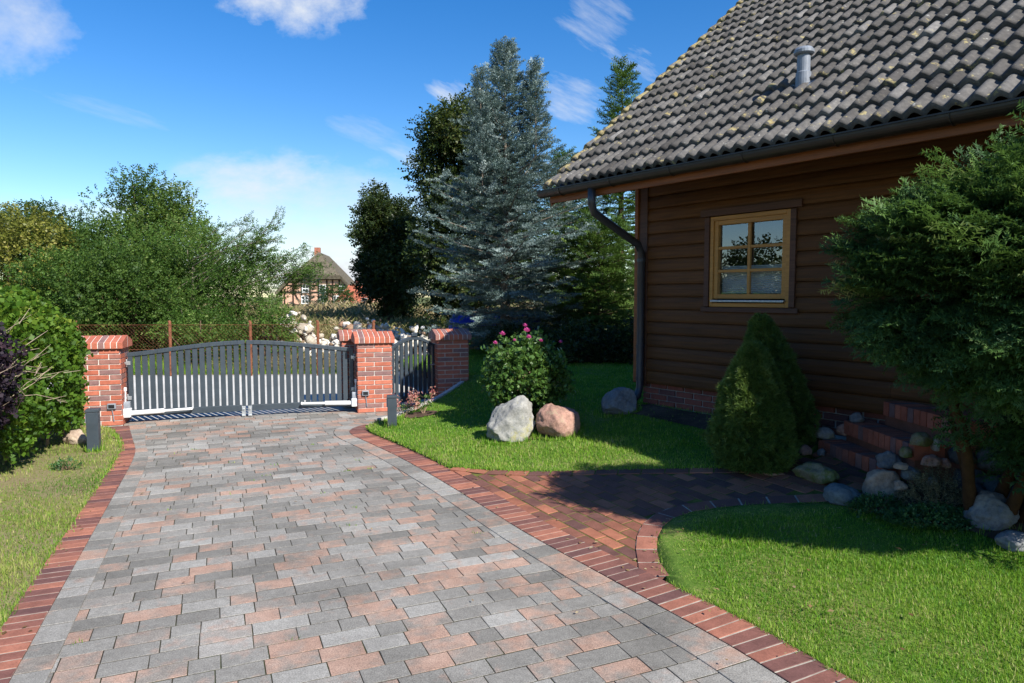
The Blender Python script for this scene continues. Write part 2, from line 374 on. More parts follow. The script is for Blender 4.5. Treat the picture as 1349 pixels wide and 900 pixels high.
# ---- foliage templates: (verts, faces, tint offset)
def tpl_twig(n=6, leaf=.30, width=.12, spread=1.0, rng=G, curl=.05):
    V, F, T = [], [], []
    for i in range(n):
        x = (i+.6)/n; a = i*2.4+rng.uniform(-.4, .4)
        d = np.array([.55, math.cos(a)*spread, math.sin(a)*spread*.8]); d /= np.linalg.norm(d)
        s_ = np.cross(d, rng.normal(0, 1, 3)+np.array([0, 0, .6])); s_ /= np.linalg.norm(s_); u = np.cross(d, s_)
        L = leaf*rng.uniform(.75, 1.2); W = width*rng.uniform(.8, 1.2); b = np.array([x*.8, 0, 0])
        k = len(V); V += [b, b+d*L*.45+s_*W+u*curl, b+d*L, b+d*L*.45-s_*W+u*curl]
        F.append((k, k+1, k+2, k+3)); T += [rng.uniform(-.18, .18)]*4
    return np.array(V), np.array(F), np.array(T)
def tpl_spray(side=8, ndl=9, nl=.11, nw=.020, flat=.25, ang=.9, taper=True, rng=G, fwd=.75):
    """a conifer shoot along +x with side shoots in its plane, every shoot set with needles"""
    segs = [(np.array([0., 0, 0]), np.array([1., 0, 0]), 1.0)]
    for i in range(side):
        x = .08+.85*(i+.5)/side; sg = 1 if i % 2 else -1
        L = (.5*(1-x)+.16)*rng.uniform(.8, 1.15)
        d = np.array([math.cos(ang), sg*math.sin(ang), rng.uniform(-.15, .15)])
        segs.append((np.array([x, 0, 0]), d/np.linalg.norm(d), L))
    V, F, T = [], [], []
    for o, d, L in segs:
        n = max(4, int(ndl*2.2*L) if L == 1 else int(ndl*(.4+1.4*L)))
        s_ = np.cross([0, 0, 1.], d); s_ /= np.linalg.norm(s_); u = np.cross(d, s_)
        for j in range(n):
            x = (j+rng.uniform(.2, .8))/n; sg = 1 if j % 2 else -1
            if rng.random() < flat: a = rng.uniform(0, 2*PI)
            else: a = (0 if sg > 0 else PI)+rng.normal(0, .4)
            nd = d*fwd+s_*math.cos(a)+u*math.sin(a); nd /= np.linalg.norm(nd)
            b = o+d*L*x; w_ = np.cross(nd, u+.3*s_); w_ /= np.linalg.norm(w_)+1e-9
            l = nl*rng.uniform(.75, 1.15)*(1-.35*x)
            k = len(V); V += [b-w_*nw*.5, b+w_*nw*.5, b+nd*l]; F.append((k, k+1, k+2)); T += [x*.16*(L < 1)-.05]*3
        # the shoot itself
        k = len(V); w_ = s_*nw*.45; V += [o-w_, o+w_, o+d*L*1.02]; F.append((k, k+1, k+2)); T += [-.12]*3
    return np.array(V), np.array(F), np.array(T)
def tpl_tuft(n=14, nw=.10, spread=1.1, rng=G):
    V, F, T = [], [], []
    for i in range(n):
        d = np.array([1, rng.normal(0, spread*.6), rng.normal(0, spread*.6)]); d /= np.linalg.norm(d)
        s_ = np.cross(d, rng.normal(0, 1, 3)); s_ /= np.linalg.norm(s_); l = rng.uniform(.6, 1.1)
        k = len(V); V += [-s_*nw*.5, s_*nw*.5, d*l]; F.append((k, k+1, k+2)); T += [-.1, -.1, .12]
    return np.array(V), np.array(F), np.array(T)
TW = [tpl_twig(6) for _ in range(4)]
TWB = [tpl_twig(5, .42, .19) for _ in range(4)]
TWN = [tpl_twig(9, .22, .065) for _ in range(3)]
def scatter(tpls, O, D, S, tint, jit=.5, up=(0, 0, 1)):
    idx = G.integers(0, len(tpls), len(O)); out = []
    for i, t_ in enumerate(tpls):
        k = idx == i
        if k.any(): out.append(inst(t_, O[k], frames(D[k], up, jit), np.asarray(S)[k], np.asarray(tint)[k]))
    return join(out)
def sphere_dirs(n): return unit(G.normal(0, 1, (n, 3)))

# ------------------------------------------------------------------ terrain
CX, CY = 1.56, 8.2
def H(x, y):
    d = max(0.0, min(1.0, 1-(-.8*(x-CX)-.6*(y-CY))/3.0)); return .4*d**1.3
def Hn(P):
    d = np.clip(1-(-.8*(P[:, 0]-CX)-.6*(P[:, 1]-CY))/3.0, 0, 1); return .4*d**1.3
def inside(P, poly):
    P = np.asarray(P); x, y = P[:, 0], P[:, 1]; r = np.zeros(len(P), bool); j = len(poly)-1
    for i in range(len(poly)):
        xi, yi = poly[i]; xj, yj = poly[j]
        c = ((yi > y) != (yj > y)); r ^= c & (x < (xj-xi)*(y-yi)/((yj-yi) or 1e-12)+xi); j = i
    return r
def sheet(name, poly, mat, step=.15, z=0.0, terrain=True, bumps=0.0, skirt=0.0):
    poly = [Vector(p) for p in resample(poly+[poly[0]], step)[:-1]]
    P = np.array([tuple(p) for p in poly]); lo, hi = P.min(0), P.max(0)
    gx, gy = np.meshgrid(np.arange(lo[0], hi[0], step), np.arange(lo[1], hi[1], step))
    Q = np.stack([gx.ravel(), gy.ravel()], 1)+G.uniform(-.2, .2, (gx.size, 2))*step
    Q = Q[inside(Q, [tuple(p) for p in poly])]
    pts = poly+[Vector(q) for q in Q]; n = len(poly)
    r = geo.delaunay_2d_cdt(pts, [(i, (i+1) % n) for i in range(n)], [], 1, 1e-4)
    V = np.array([(p.x, p.y, 0) for p in r[0]])
    V[:, 2] = (Hn(V) if terrain else 0)+z
    if bumps: V[:, 2] += [bumps*noise.noise(Vector((a*1.7, b*1.7, 3))) for a, b, _ in V]
    T = np.array([f for f in r[2] if len(f) == 3])
    if skirt:
        edge = {}
        for f in T:
            for a, b in ((f[0], f[1]), (f[1], f[2]), (f[2], f[0])): edge.setdefault((min(a, b), max(a, b)), []).append((a, b))
        rim = [e[0] for e in edge.values() if len(e) == 1]; b0 = len(V); V2 = []; T2 = []
        for a, b in rim:
            k = b0+len(V2); V2 += [V[a]-[0, 0, skirt], V[b]-[0, 0, skirt]]; T2 += [(a, k, k+1), (a, k+1, b)]
        V = np.concatenate([V, np.array(V2)]); T = np.concatenate([T, np.array(T2)])
    o = npmesh(name, V, T, mat, smooth=True)
    bm = bmesh.new(); bm.from_mesh(o.data); bmesh.ops.recalc_face_normals(bm, faces=bm.faces)
    if sum(f.normal.z for f in bm.faces) < 0: bmesh.ops.reverse_faces(bm, faces=bm.faces)
    bm.to_mesh(o.data); bm.free()
    return setp(o, kind='structure')
def resample(pl, step):
    pl = [Vector(p) for p in pl]; out = []
    for a, b in zip(pl, pl[1:]):
        n = max(1, int(round((b-a).length/step)))
        out += [tuple(a+(b-a)*i/n) for i in range(n)]
    return out+[tuple(pl[-1])]
def at_len(pl, fr):
    pl = [Vector(p) for p in pl]; L = [0]
    for a, b in zip(pl, pl[1:]): L.append(L[-1]+(b-a).length)
    s_ = max(0.0, min(1.0, fr))*L[-1]
    for i in range(len(pl)-1):
        if s_ <= L[i+1] or i == len(pl)-2:
            return pl[i]+(pl[i+1]-pl[i])*((s_-L[i])/max(1e-9, L[i+1]-L[i]))
def plen(pl): return sum((Vector(b)-Vector(a)).length for a, b in zip(pl, pl[1:]))
def smooth_pl(pl, it=2):
    for _ in range(it):
        o = [pl[0]]
        for a, b in zip(pl, pl[1:]):
            a, b = Vector(a), Vector(b); o += [tuple(a*.75+b*.25), tuple(a*.25+b*.75)]
        pl = o+[pl[-1]]
    return pl

# outlines, in metres on the ground
R_out = smooth_pl([(4.05, -1.5), (1.5, 2.9), (1.36, 3.2), (1.23, 3.45), (.94, 3.9), (.76, 4.2), (.32, 4.88), (-.09, 5.66), (-.55, 6.5), (-1.08, 7.38), (-1.52, 8.02), (-1.78, 8.38), (-1.84, 8.62), (-1.74, 8.8)])
R_in = smooth_pl([(3.83, -1.6), (1.27, 2.78), (1.13, 3.08), (1.0, 3.32), (.72, 3.78), (.54, 4.08), (.1, 4.78), (-.31, 5.56), (-.77, 6.4), (-1.28, 7.26), (-1.72, 7.9), (-2.0, 8.3), (-2.08, 8.64), (-1.9, 8.98)])
R_row = smooth_pl([(3.66, -1.7), (1.08, 2.68), (.94, 2.98), (.81, 3.22), (.54, 3.68), (.36, 3.98), (-.07, 4.7), (-.48, 5.48), (-.94, 6.32), (-1.44, 7.17), (-1.88, 7.8), (-2.18, 8.24), (-2.29, 8.66), (-2.1, 9.12)])
L_out = smooth_pl([(-.55, -1.5), (-2.61, 3.38), (-3.52, 5.58), (-4.25, 7.34), (-4.55, 7.86), (-5.2, 8.72)])
L_in = smooth_pl([(-.33, -1.6), (-2.38, 3.30), (-3.3, 5.5), (-4.05, 7.28), (-4.36, 7.78), (-5.02, 8.86)])
L_row = smooth_pl([(-.14, -1.7), (-2.19, 3.23), (-3.1, 5.42), (-3.86, 7.2), (-4.18, 7.68), (-4.86, 8.98)])

def nearest(pl, p):
    best = None
    for a, b in zip(pl, pl[1:]):
        a, b = Vector(a), Vector(b); d = b-a; t_ = max(0, min(1, (p-a).dot(d)/max(1e-9, d.dot(d)))); q = a+d*t_
        e = (q-p).length
        if best is None or e < best[0]: best = (e, q)
    return best[1]
def strip(name, outer, inner, pitch, gap, mat, jmat, z1=.006, ground_z=False, tf=lambda: G.random(), flip=False):
    mid_ = [tuple((Vector(o)+nearest(inner, Vector(o)))/2) for o in resample(outer, .10)]
    Lm = plen(mid_); mb = MB(); s_ = 0.0
    def cut(fr):
        m = at_len(mid_, fr); d = at_len(mid_, fr+.04/Lm)-at_len(mid_, fr-.04/Lm); nn = Vector((-d.y, d.x)).normalized()
        o = nearest(outer, m); i = nearest(inner, m); k = ((o-m).length+(i-m).length)/2
        if (o-i).dot(nn) < 0: nn = -nn
        return m+nn*k, m-nn*k
    cuts = []
    while s_ < Lm-.03:
        w_ = pitch() if callable(pitch) else pitch
        cuts.append((s_/Lm, min(1.0, (s_+w_)/Lm))); s_ += w_
    g = gap/Lm/2
    for a, b in cuts:
        (o0, i0), (o1, i1) = cut(a+g), cut(b-g); q = [o0, o1, i1, i0]
        if (q[1]-q[0]).cross(q[2]-q[1]) < 0: q = q[::-1]
        zs = [H(*p) for p in q] if ground_z else None
        mb.slab([tuple(p) for p in q], -.03, z1+G.uniform(-.0012, .0012), .0025, 0, tf(), zs)
    n = max(8, int(Lm/.12))
    for i in range(n):
        (o0, i0), (o1, i1) = cut(i/n), cut((i+1)/n); q = [o0, o1, i1, i0]
        if (q[1]-q[0]).cross(q[2]-q[1]) < 0: q = q[::-1]
        mb.add([(p.x, p.y, z1-.0025+(H(*p) if ground_z else 0)) for p in q], [(0, 1, 2, 3)], 1, .5)
    return setp(mb.build(name, [mat, jmat], recalc=False), kind='structure')

# ------------------------------------------------------------------ the setting: ground, paving, lawns
sheet('ground', [(-700, -60), (700, -60), (700, 900), (-700, 900)], 'ground', 60, -.09, False)
sheet('road', [(-9, 9.3), (-5.6, 9.12), (-2.1, 10.22), (-.9, 11.2), (-1.0, 12.6), (-2.2, 15.2), (-16, 14.6)], 'road', .6, -.03, False)
drive_poly = [tuple(p) for p in L_row]+[(-5.3, 9.2), (-2.1, 10.24), (-1.02, 11.1), (-.84, 10.4), (-1.05, 9.7), (-1.35, 9.15), (-1.7, 8.9)]+[tuple(p) for p in R_row[::-1]]
base_poly = [tuple(p) for p in L_in]+[(-5.3, 9.2), (-2.1, 10.24), (-1.02, 11.1), (-.84, 10.4), (-1.05, 9.7), (-1.35, 9.15), (-1.7, 8.9)]+[tuple(p) for p in R_in[::-1]]
wide_poly = [tuple(p) for p in L_out]+[(-5.5, 9.3), (-2.1, 10.3), (-.9, 11.2), (-.80, 10.4), (-1.0, 9.7), (-1.3, 9.15), (-1.6, 8.9)]+[tuple(p) for p in R_out[::-1]]
sheet('driveway_bed', base_poly, 'paver_joint', .5, -.0028, False)

def paver_tint():
    r = G.random()
    if r < .40: return G.uniform(.05, .5)
    if r < .54: return G.uniform(.48, .58)
    if r < .78: return G.uniform(.60, .74)
    return G.uniform(.76, 1.0)
def pavers():
    mb = MB(); e1 = Vector((.916, .40)); e2 = Vector((-.40, .916)); o = Vector((0, 0))
    P = np.array(base_poly); a = P@np.array(e1); b = P@np.array(e2)
    v = b.min()
    quads = []; tint = []
    while v < b.max():
        u = a.min()-G.uniform(0, .3)
        while u < a.max():
            w_ = R0.choice([.14, .175, .21, .21, .245, .28])
            quads.append((u, v, w_, .134)); tint.append(paver_tint()); u += w_
        v += .134
    C2 = np.array([[(u+w/2)*e1.x+(v+h/2)*e2.x, (u+w/2)*e1.y+(v+h/2)*e2.y] for u, v, w, h in quads])
    keep = inside(C2, drive_poly)
    # also the stones that start on the field and run under the edging row
    for k, (u, v, w, h) in enumerate(quads):
        if not keep[k]:
            cs = np.array([[(u+x*w)*e1.x+(v+y*h)*e2.x, (u+x*w)*e1.y+(v+y*h)*e2.y] for x in (0, 1) for y in (0, 1)])
            keep[k] = inside(cs, drive_poly).any() and inside(cs, wide_poly).all()
    for (u, v, w, h), k, t_ in zip(quads, keep, tint):
        if not k: continue
        g = .0026; gv = .0042; dz = G.uniform(-.0012, .0012)
        q = [e1*(u+g)+e2*(v+gv), e1*(u+w-g)+e2*(v+gv), e1*(u+w-g)+e2*(v+h-gv), e1*(u+g)+e2*(v+h-gv)]
        mb.slab([(p.x+G.uniform(-.0012, .0012), p.y+G.uniform(-.0012, .0012)) for p in q], -.02, dz, .0010, 0, t_)
    setp(mb.build('driveway', 'paver', recalc=False), kind='structure')
pavers()
rp = lambda: R0.choice([.14, .14, .175, .21, .21])
strip('driveway_edging', R_in, R_row, rp, .006, 'paver', 'paver_joint', .006, tf=paver_tint)
strip('driveway_edging', L_in, L_row, rp, .006, 'paver', 'paver_joint', .006, tf=paver_tint)
strip('brick_border', R_out, R_in, .088, .010, 'clinker', 'clinker_joint', .012)
strip('brick_border', L_out, L_in, .086, .009, 'clinker', 'clinker_joint', .012)

# the brick path to the steps
far_in = smooth_pl([(-.55, 6.5), (-.30, 6.30), (.30, 6.10), (.86, 6.0), (1.49, 5.82), (2.04, 5.66), (2.45, 5.72)])
far_out = smooth_pl([(-.62, 6.62), (-.26, 6.41), (.32, 6.21), (.87, 6.11), (1.5, 5.93), (2.04, 5.77), (2.45, 5.83)])
near_out = smooth_pl([(.93, 3.93), (.93, 4.17), (.97, 4.52), (1.07, 4.8), (1.25, 4.99), (1.55, 5.04), (1.92, 5.0), (2.4, 4.92)])
near_in = smooth_pl([(.79, 4.12), (.80, 4.25), (.84, 4.58), (.96, 4.91), (1.18, 5.13), (1.54, 5.18), (1.94, 5.14), (2.42, 5.06)])
path_poly = [tuple(p) for p in near_in]+[(2.75, 5.05), (2.86, 5.4), (2.76, 5.9)]+[tuple(p) for p in far_in[::-1]]+[tuple(p) for p in R_out if 4.1 < p[1] < 6.5][::-1]
path_bed = path_poly
sheet('path_bed', path_poly, 'moss_joint', .12, .0012)
def path_bricks():
    mb = MB(); e1 = Vector((-.49, .87)).normalized(); e2 = Vector((.87, .49)).normalized()
    P = np.array(path_poly); a = P@np.array(e1); b = P@np.array(e2)
    v = b.min(); r = 0
    while v < b.max():
        u = a.min()-(.10 if r % 2 else 0)
        while u < a.max():
            g = .005
            q = [e1*(u+g)+e2*(v+g), e1*(u+.205-g)+e2*(v+g), e1*(u+.205-g)+e2*(v+.105-g), e1*(u+g)+e2*(v+.105-g)]
            c = sum(q, Vector((0, 0)))/4
            if inside(np.array([tuple(c)]), path_poly)[0]:
                q = [(p.x+G.uniform(-.002, .002), p.y+G.uniform(-.002, .002)) for p in q][::-1]
                mb.slab(q, -.02, .005+G.uniform(-.0015, .0015), .004, 0, G.random(), [H(*p) for p in q])
            u += .205
        v += .105; r += 1
    setp(mb.build('path', 'path_brick', recalc=True), kind='structure')
path_bricks()
strip('path_edging', far_out, far_in, .205, .012, 'path_brick', 'moss_joint', .012, True)
strip('path_edging', near_out, near_in, .205, .012, 'clinker', 'clinker_joint', .012, True)

kerb_line = smooth_pl([(-1.75, 8.82), (-1.62, 8.88), (-1.38, 9.2), (-1.08, 9.72), (-.88, 10.3), (-.78, 10.62)], 1)
island = [tuple(p) for p in far_out]+[(2.75, 6.08), (2.93, 6.36), (1.57, 8.18), (3.2, 9.42), (7.5, 12.5), (7.5, 21), (-2.2, 21), (-2.2, 13.4), (-.74, 11.3), (-.76, 10.62)]+[tuple(p) for p in kerb_line[::-1]]+[tuple(p) for p in R_out[::-1] if p[1] > 6.55]
front = [tuple(p) for p in R_out if p[1] < 3.93]+[tuple(p) for p in near_out]+[(2.75, 5.05), (2.86, 5.25), (3.95, 4.98), (6.96, .98), (9.5, -1.5)]
leftside = [tuple(p) for p in L_out]+[(-5.6, 8.9), (-12, 8.6), (-12, -1.5)]
sheet('lawn', island, 'lawn', .16, .012, True, .006, .10)
sheet('lawn', front, 'lawn', .12, .010, True, .006, .10)
sheet('lawn', leftside, 'dry_lawn', .14, .008, False, .010, .08)
bed = [(2.28, 4.9), (2.5, 4.74), (2.62, 4.5), (2.9, 4.26), (3.02, 3.98), (3.6, 3.7), (4.8, 3.85), (4.05, 4.85), (3.3, 4.95), (2.86, 5.2), (2.72, 5.05)]
sheet('soil', bed, 'soil', .07, .022, True, .012)
foot = [(1.62, 8.05), (2.9, 6.36), (2.75, 6.08), (2.5, 5.86), (2.3, 5.86), (2.28, 6.3), (1.9, 7.0), (1.42, 7.72), (1.15, 7.9), (1.2, 8.15)]
sheet('soil', foot, 'soil', .08, .022, True, .01)
islet = [(-.02+.50*math.cos(a)+.25*1, 7.60+.36*math.sin(a)) for a in np.linspace(0, 2*PI, 20)[:-1]]
sheet('soil', islet, 'soil', .08, .0205, True, .012)
flowerbed = [(-1.2+.22*math.cos(a), 8.92+.16*math.sin(a)) for a in np.linspace(0, 2*PI, 14)[:-1]]
sheet('soil', flowerbed, 'soil', .06, .024, True, .01)
leftbed = [(-4.5, 5.3), (-4.45, 5.9), (-4.25, 6.2), (-4.3, 6.4), (-4.62, 6.6), (-4.78, 7.0), (-4.5, 7.2), (-4.6, 7.42), (-4.95, 7.62), (-5.1, 8.0), (-5.5, 8.5), (-7, 8.3), (-7, 3.0), (-4.6, 3.6)]

def kerb():
    mb = MB(); n = 12
    for i in range(n):
        a, b = at_len(kerb_line, (i+.03)/n), at_len(kerb_line, (i+.97)/n)
        d = (b-a).normalized(); s_ = Vector((-d.y, d.x))*.035
        q = [a-s_, b-s_, b+s_, a+s_]
        mb.slab([tuple(p) for p in q], -.32, .045, .008, 0, G.random(), [H(*p) for p in q])
    setp(mb.build('kerb', 'concrete', recalc=True), kind='structure')
kerb()

def blades(polys_ex, poly, dens, hgt, wid, mat, terrain=True, z=.012, ymax=99, dry=None, lean=1.0, name='grass', lab=None, xmin=-99, thin=.05, short=None):
    P0 = np.array(poly); lo, hi = P0.min(0), P0.max(0); lo[0] = max(lo[0], xmin); hi[1] = min(hi[1], ymax); lo[1] = max(lo[1], .3)
    n = int((hi[0]-lo[0])*(hi[1]-lo[1])*dens[0])
    P = np.stack([G.uniform(lo[0], hi[0], n), G.uniform(lo[1], hi[1], n)], 1)
    d = P[:, 1]
    P = P[(G.random(n) < np.clip((dens[1]/np.maximum(d, 1))**dens[2], 0, 1)) & (np.abs(P[:, 0]) < 1.15*d+1.2)]
    P = P[inside(P, poly)]
    for e in polys_ex: P = P[~inside(P, e) | (G.random(len(P)) < thin)]
    K = len(P); far = np.clip(P[:, 1]/dens[1], 1, 3)**.75
    pat = np.array([noise.noise(Vector((x*1.1, y*1.1, 0)))+.6*noise.noise(Vector((x*3.7, y*3.7, 5)))+.55*noise.noise(Vector((x*13, y*13, 9))) for x, y in P])
    a = G.uniform(0, 2*PI, K); L = hgt*G.uniform(.4, 1.35, K)*(1+.45*pat); tilt = G.normal(0, lean, K)
    if short is not None:
        e = np.min(np.stack([np.hypot(P[:, 0]-x, P[:, 1]-y) for x, y in resample(short, .12)], 1), 1); L = L*np.clip(e/.30, .28, 1)
    D = np.stack([np.cos(a)*np.sin(tilt), np.sin(a)*np.sin(tilt), np.cos(tilt)], 1)
    b = a+PI/2+G.normal(0, .5, K); W = np.stack([np.cos(b), np.sin(b), np.zeros(K)], 1)*(wid*far*G.uniform(.7, 1.3, K))[:, None]
    O = np.stack([P[:, 0], P[:, 1], (Hn(P) if terrain else np.zeros(K))+z-.006], 1)
    V = np.stack([O-W, O+W, O+D*L[:, None]], 1).reshape(-1, 3)
    F = np.arange(3*K).reshape(-1, 3)
    base = .42+.32*pat+G.normal(0, .20, K)
    if dry is not None: base = base+dry(P)
    base = np.where(G.random(K) < .045, G.uniform(.85, 1, K), base)
    T = np.repeat(np.clip(base, 0, 1), 3)
    o = npmesh(name, V, F, mat, tint=T); setp(o, lab, kind='stuff'); return o
def dry_front(P):   # thin, straw-coloured turf along the paving and in the worn middle
    e = np.min(np.stack([np.hypot(P[:, 0]-x, P[:, 1]-y) for x, y in resample([tuple(p) for p in R_out if p[1] < 3.93]+[tuple(p) for p in near_out], .12)], 1), 1)
    return .30*np.exp(-(e/.16)**2)+.10*np.exp(-((P[:, 0]-2.1)**2+(P[:, 1]-3.3)**2)/.5)
def dry_isl(P):
    e = np.min(np.stack([np.hypot(P[:, 0]-x, P[:, 1]-y) for x, y in resample([tuple(p) for p in far_out]+[tuple(p) for p in R_out if p[1] > 6.5], .15)], 1), 1)
    return .22*np.exp(-(e/.14)**2)-.03
blades([bed], front, (27000, 4.0, 1.2), .030, .0027, 'grass', dry=dry_front, short=[tuple(p) for p in near_out], lab='short green lawn grass with straw coloured patches')
blades([foot, islet, flowerbed], island, (12000, 6.0, 1.2), .034, .0036, 'grass', dry=dry_isl, ymax=17, lab='mown green grass of the lawn between path and log house')
blades([leftbed], leftside, (9000, 4.5, 1.2), .038, .0030, 'dry_grass', terrain=False, z=.008, ymax=9, lab='thin yellowish grass along the left side of the driveway', lean=.95, thin=.35,
       dry=lambda P: np.where((np.hypot(P[:, 0]+3.9, P[:, 1]-6.0) < .38), -.35, .05), xmin=-7)
def tufts():
    """turf creeping over the edging, longer grass round the stones, green in the paving joints"""
    P, Hh = [], []
    for pl, n in ((far_out, 900), (near_out, 160), ([tuple(p) for p in R_out if 1.5 < p[1] < 3.93], 1100), ([tuple(p) for p in R_out if p[1] > 6.5], 600), ([tuple(p) for p in L_out if p[1] > 1.5], 1300)):
        for _ in range(n):
            f = G.random(); q = at_len(pl, f); k = noise.noise(Vector((q.x*4, q.y*4, 2)))
            P.append((q.x+G.normal(0, .016), q.y+G.normal(0, .016), H(q.x, q.y)+.006)); Hh.append(.028*(1+k)*G.uniform(.6, 1.4))
    for x, y, r, n in ((-.02, 7.40, .29, 420), (.50, 7.36, .27, 380), (1.24, 7.92, .25, 300), (3.05, 4.05, .2, 160), (-4.57, 7.38, .09, 160), (-1.5, 8.47, .09, 160)):
        for _ in range(n):
            a = G.uniform(0, 2*PI); q = (x+r*math.cos(a)*G.uniform(.85, 1.12), y+r*.85*math.sin(a)*G.uniform(.85, 1.12))
            P.append((q[0], q[1], (H(*q) if x > -3 else 0)+.01)); Hh.append(G.uniform(.04, .085))
    for _ in range(30):
        v_ = G.uniform(1.5, 8.5); e1, e2 = Vector((.916, .40)), Vector((-.40, .916)); u_ = G.uniform(-1.2, 2.0)
        b_ = np.array(base_poly)@np.array(e2); q = e1*u_+e2*(b_.min()+.134*round((v_-b_.min())/.134))
        if inside(np.array([tuple(q)]), drive_poly)[0]:
            for _ in range(int(G.integers(3, 16))): P.append((q.x+e1.x*G.normal(0, .03), q.y+e1.y*G.normal(0, .03), -.004)); Hh.append(G.uniform(.010, .028))
    P = np.array(P); K = len(P); Hh = np.array(Hh); a = G.uniform(0, 2*PI, K); tl = G.normal(0, .75, K)
    D = np.stack([np.cos(a)*np.sin(tl), np.sin(a)*np.sin(tl), np.abs(np.cos(tl))+.1], 1); b = a+PI/2
    W = np.stack([np.cos(b), np.sin(b), np.zeros(K)], 1)*(.0028*np.clip(P[:, 1]/4, .8, 2))[:, None]
    V = np.stack([P-W, P+W, P+D*Hh[:, None]], 1).reshape(-1, 3)
    setp(npmesh('grass', V, np.arange(3*K).reshape(-1, 3), 'grass', tint=np.repeat(np.clip(.5+G.normal(0, .22, K), 0, 1), 3)), 'longer grass round the stones and along the paving edges', kind='stuff')
tufts()
def fallen():
    P = []
    for pl, n in ((far_out, 26), (near_out, 22), ([tuple(p) for p in R_out if 2 < p[1] < 8.4], 26), ([tuple(p) for p in L_out if p[1] > 2], 46)):
        for _ in range(n):
            q = at_len(pl, G.random()); P.append((q.x+G.normal(0, .10), q.y+G.normal(0, .10)))
    for _ in range(40): P.append((G.uniform(1.0, 3.4), G.uniform(2.2, 4.9)))
    for _ in range(22): P.append((G.uniform(-4.5, 1.2), G.uniform(3.0, 8.5)))
    P = np.array(P); K = len(P); z = Hn(P)+np.where(P[:, 0] > .9, .045, .016)
    a = G.uniform(0, 2*PI, K); D = np.stack([np.cos(a), np.sin(a), G.normal(0, .15, K)], 1)
    tv = np.array([[0, 0, 0], [.45, .3, .12], [1, 0, .02], [.45, -.3, .12]]); V, F, T = inst((tv, np.array([[0, 1, 2, 3]]), np.zeros(4)), np.stack([P[:, 0], P[:, 1], z], 1), frames(D, (0, 0, 1), .15), G.uniform(.018, .042, K), G.random(K))
    setp(npmesh('leaves', V, F, 'dead_leaf', tint=T), 'scattered small dry leaves on the paving edges and turf', kind='stuff')
fallen()
rough = [(-14, 14.5), (-2.6, 15.1), (-2.4, 16), (-1.2, 19), (-16, 19)]
blades([], rough, (900, 14, 0), .24, .007, 'grass', terrain=False, z=-.09, lab='long green grass beyond the pale road', xmin=-14)

# ------------------------------------------------------------------ bricks and pillars
BW, BH, JT = .24, .052, .0145
def brick_faces(mb, w, d, z0, rows, course, seed, mi=0):
    rr = random.Random(seed)
    for side in range(4):
        L = w if side % 2 == 0 else d; off = (d if side % 2 == 0 else w)/2; rot = Matrix.Rotation(side*PI/2, 3, 'Z')
        for r in range(rows):
            z = z0+r*course+course/2; x = -L/2
            odd = (r+side) % 2; first = True
            while x < L/2-.01:
                bl = (.1125 if (odd and first) else .24); first = False
                e = min(x+bl, L/2)
                mb.box(rot @ Vector(((x+e)/2, -off+.004, z)), (e-x-.006, .02, course-.0125), mat=rot, mi=mi, t=rr.random())
                x = e+.0065
def pillar_parts(rz, loc, label, group, seed, name='brick_pillar'):
    p = thing(name, label, 'gate pillar', loc, rz, group); rr = random.Random(seed)
    mb = MB(); mb.box((0, 0, .505), (.485, .485, 1.03), mi=1)
    brick_faces(mb, .495, .495, 0, 15, .0675, seed)
    mb.build('shaft', ['wall_brick', 'mortar'], p, bevel=.0015)
    cb = MB(); W, n, hw = .585, 8, .295
    prof = [(-hw, 0), (-hw, .085), (-.012, .165), (.012, .165), (hw, .085), (hw, 0)]
    ins = [(-hw+.01, .003), (-hw+.01, .08), (0, .155), (hw-.01, .08), (hw-.01, .003)]
    cb.prism([(y, 1.013+z) for y, z in ins], 0, -W/2+.006, W/2-.006, mi=1)
    for k in range(n):
        x0 = -W/2+W*k/n+.005; x1 = -W/2+W*(k+1)/n-.005
        for s_ in (0, 1):
            pr = [(-hw, 0), (-hw, .085), (-.005, .165), (-.005, 0)] if s_ == 0 else [(hw, 0), (hw, .085), (.005, .165), (.005, 0)]
            cb.prism([(y, 1.013+z) for y, z in pr], 0, x0, x1, t=rr.random())
    cb.build('cap', ['wall_brick', 'mortar'], p, bevel=.006)
    return p
GA = math.radians(18)
pillar_parts(GA, (-5.44, 9.07, 0), 'red brick gate pillar beside the green hedge, standing in full sun', 'brick gate pillars', 1)
pillar_parts(GA, (-2.08, 10.16, 0), 'sunlit red brick gate pillar between the wide double gate and the narrow gate', 'brick gate pillars', 2)
pillar_parts(GA, (-2.44, 10.72, 0), 'red brick pillar almost hidden, only its cap showing behind the sunlit pillar', 'brick gate pillars', 3)
pillar_parts(GA, (-1.0, 10.92, 0), 'dark shaded red brick pillar on the lawn side of the narrow gate', 'brick gate pillars', 4)

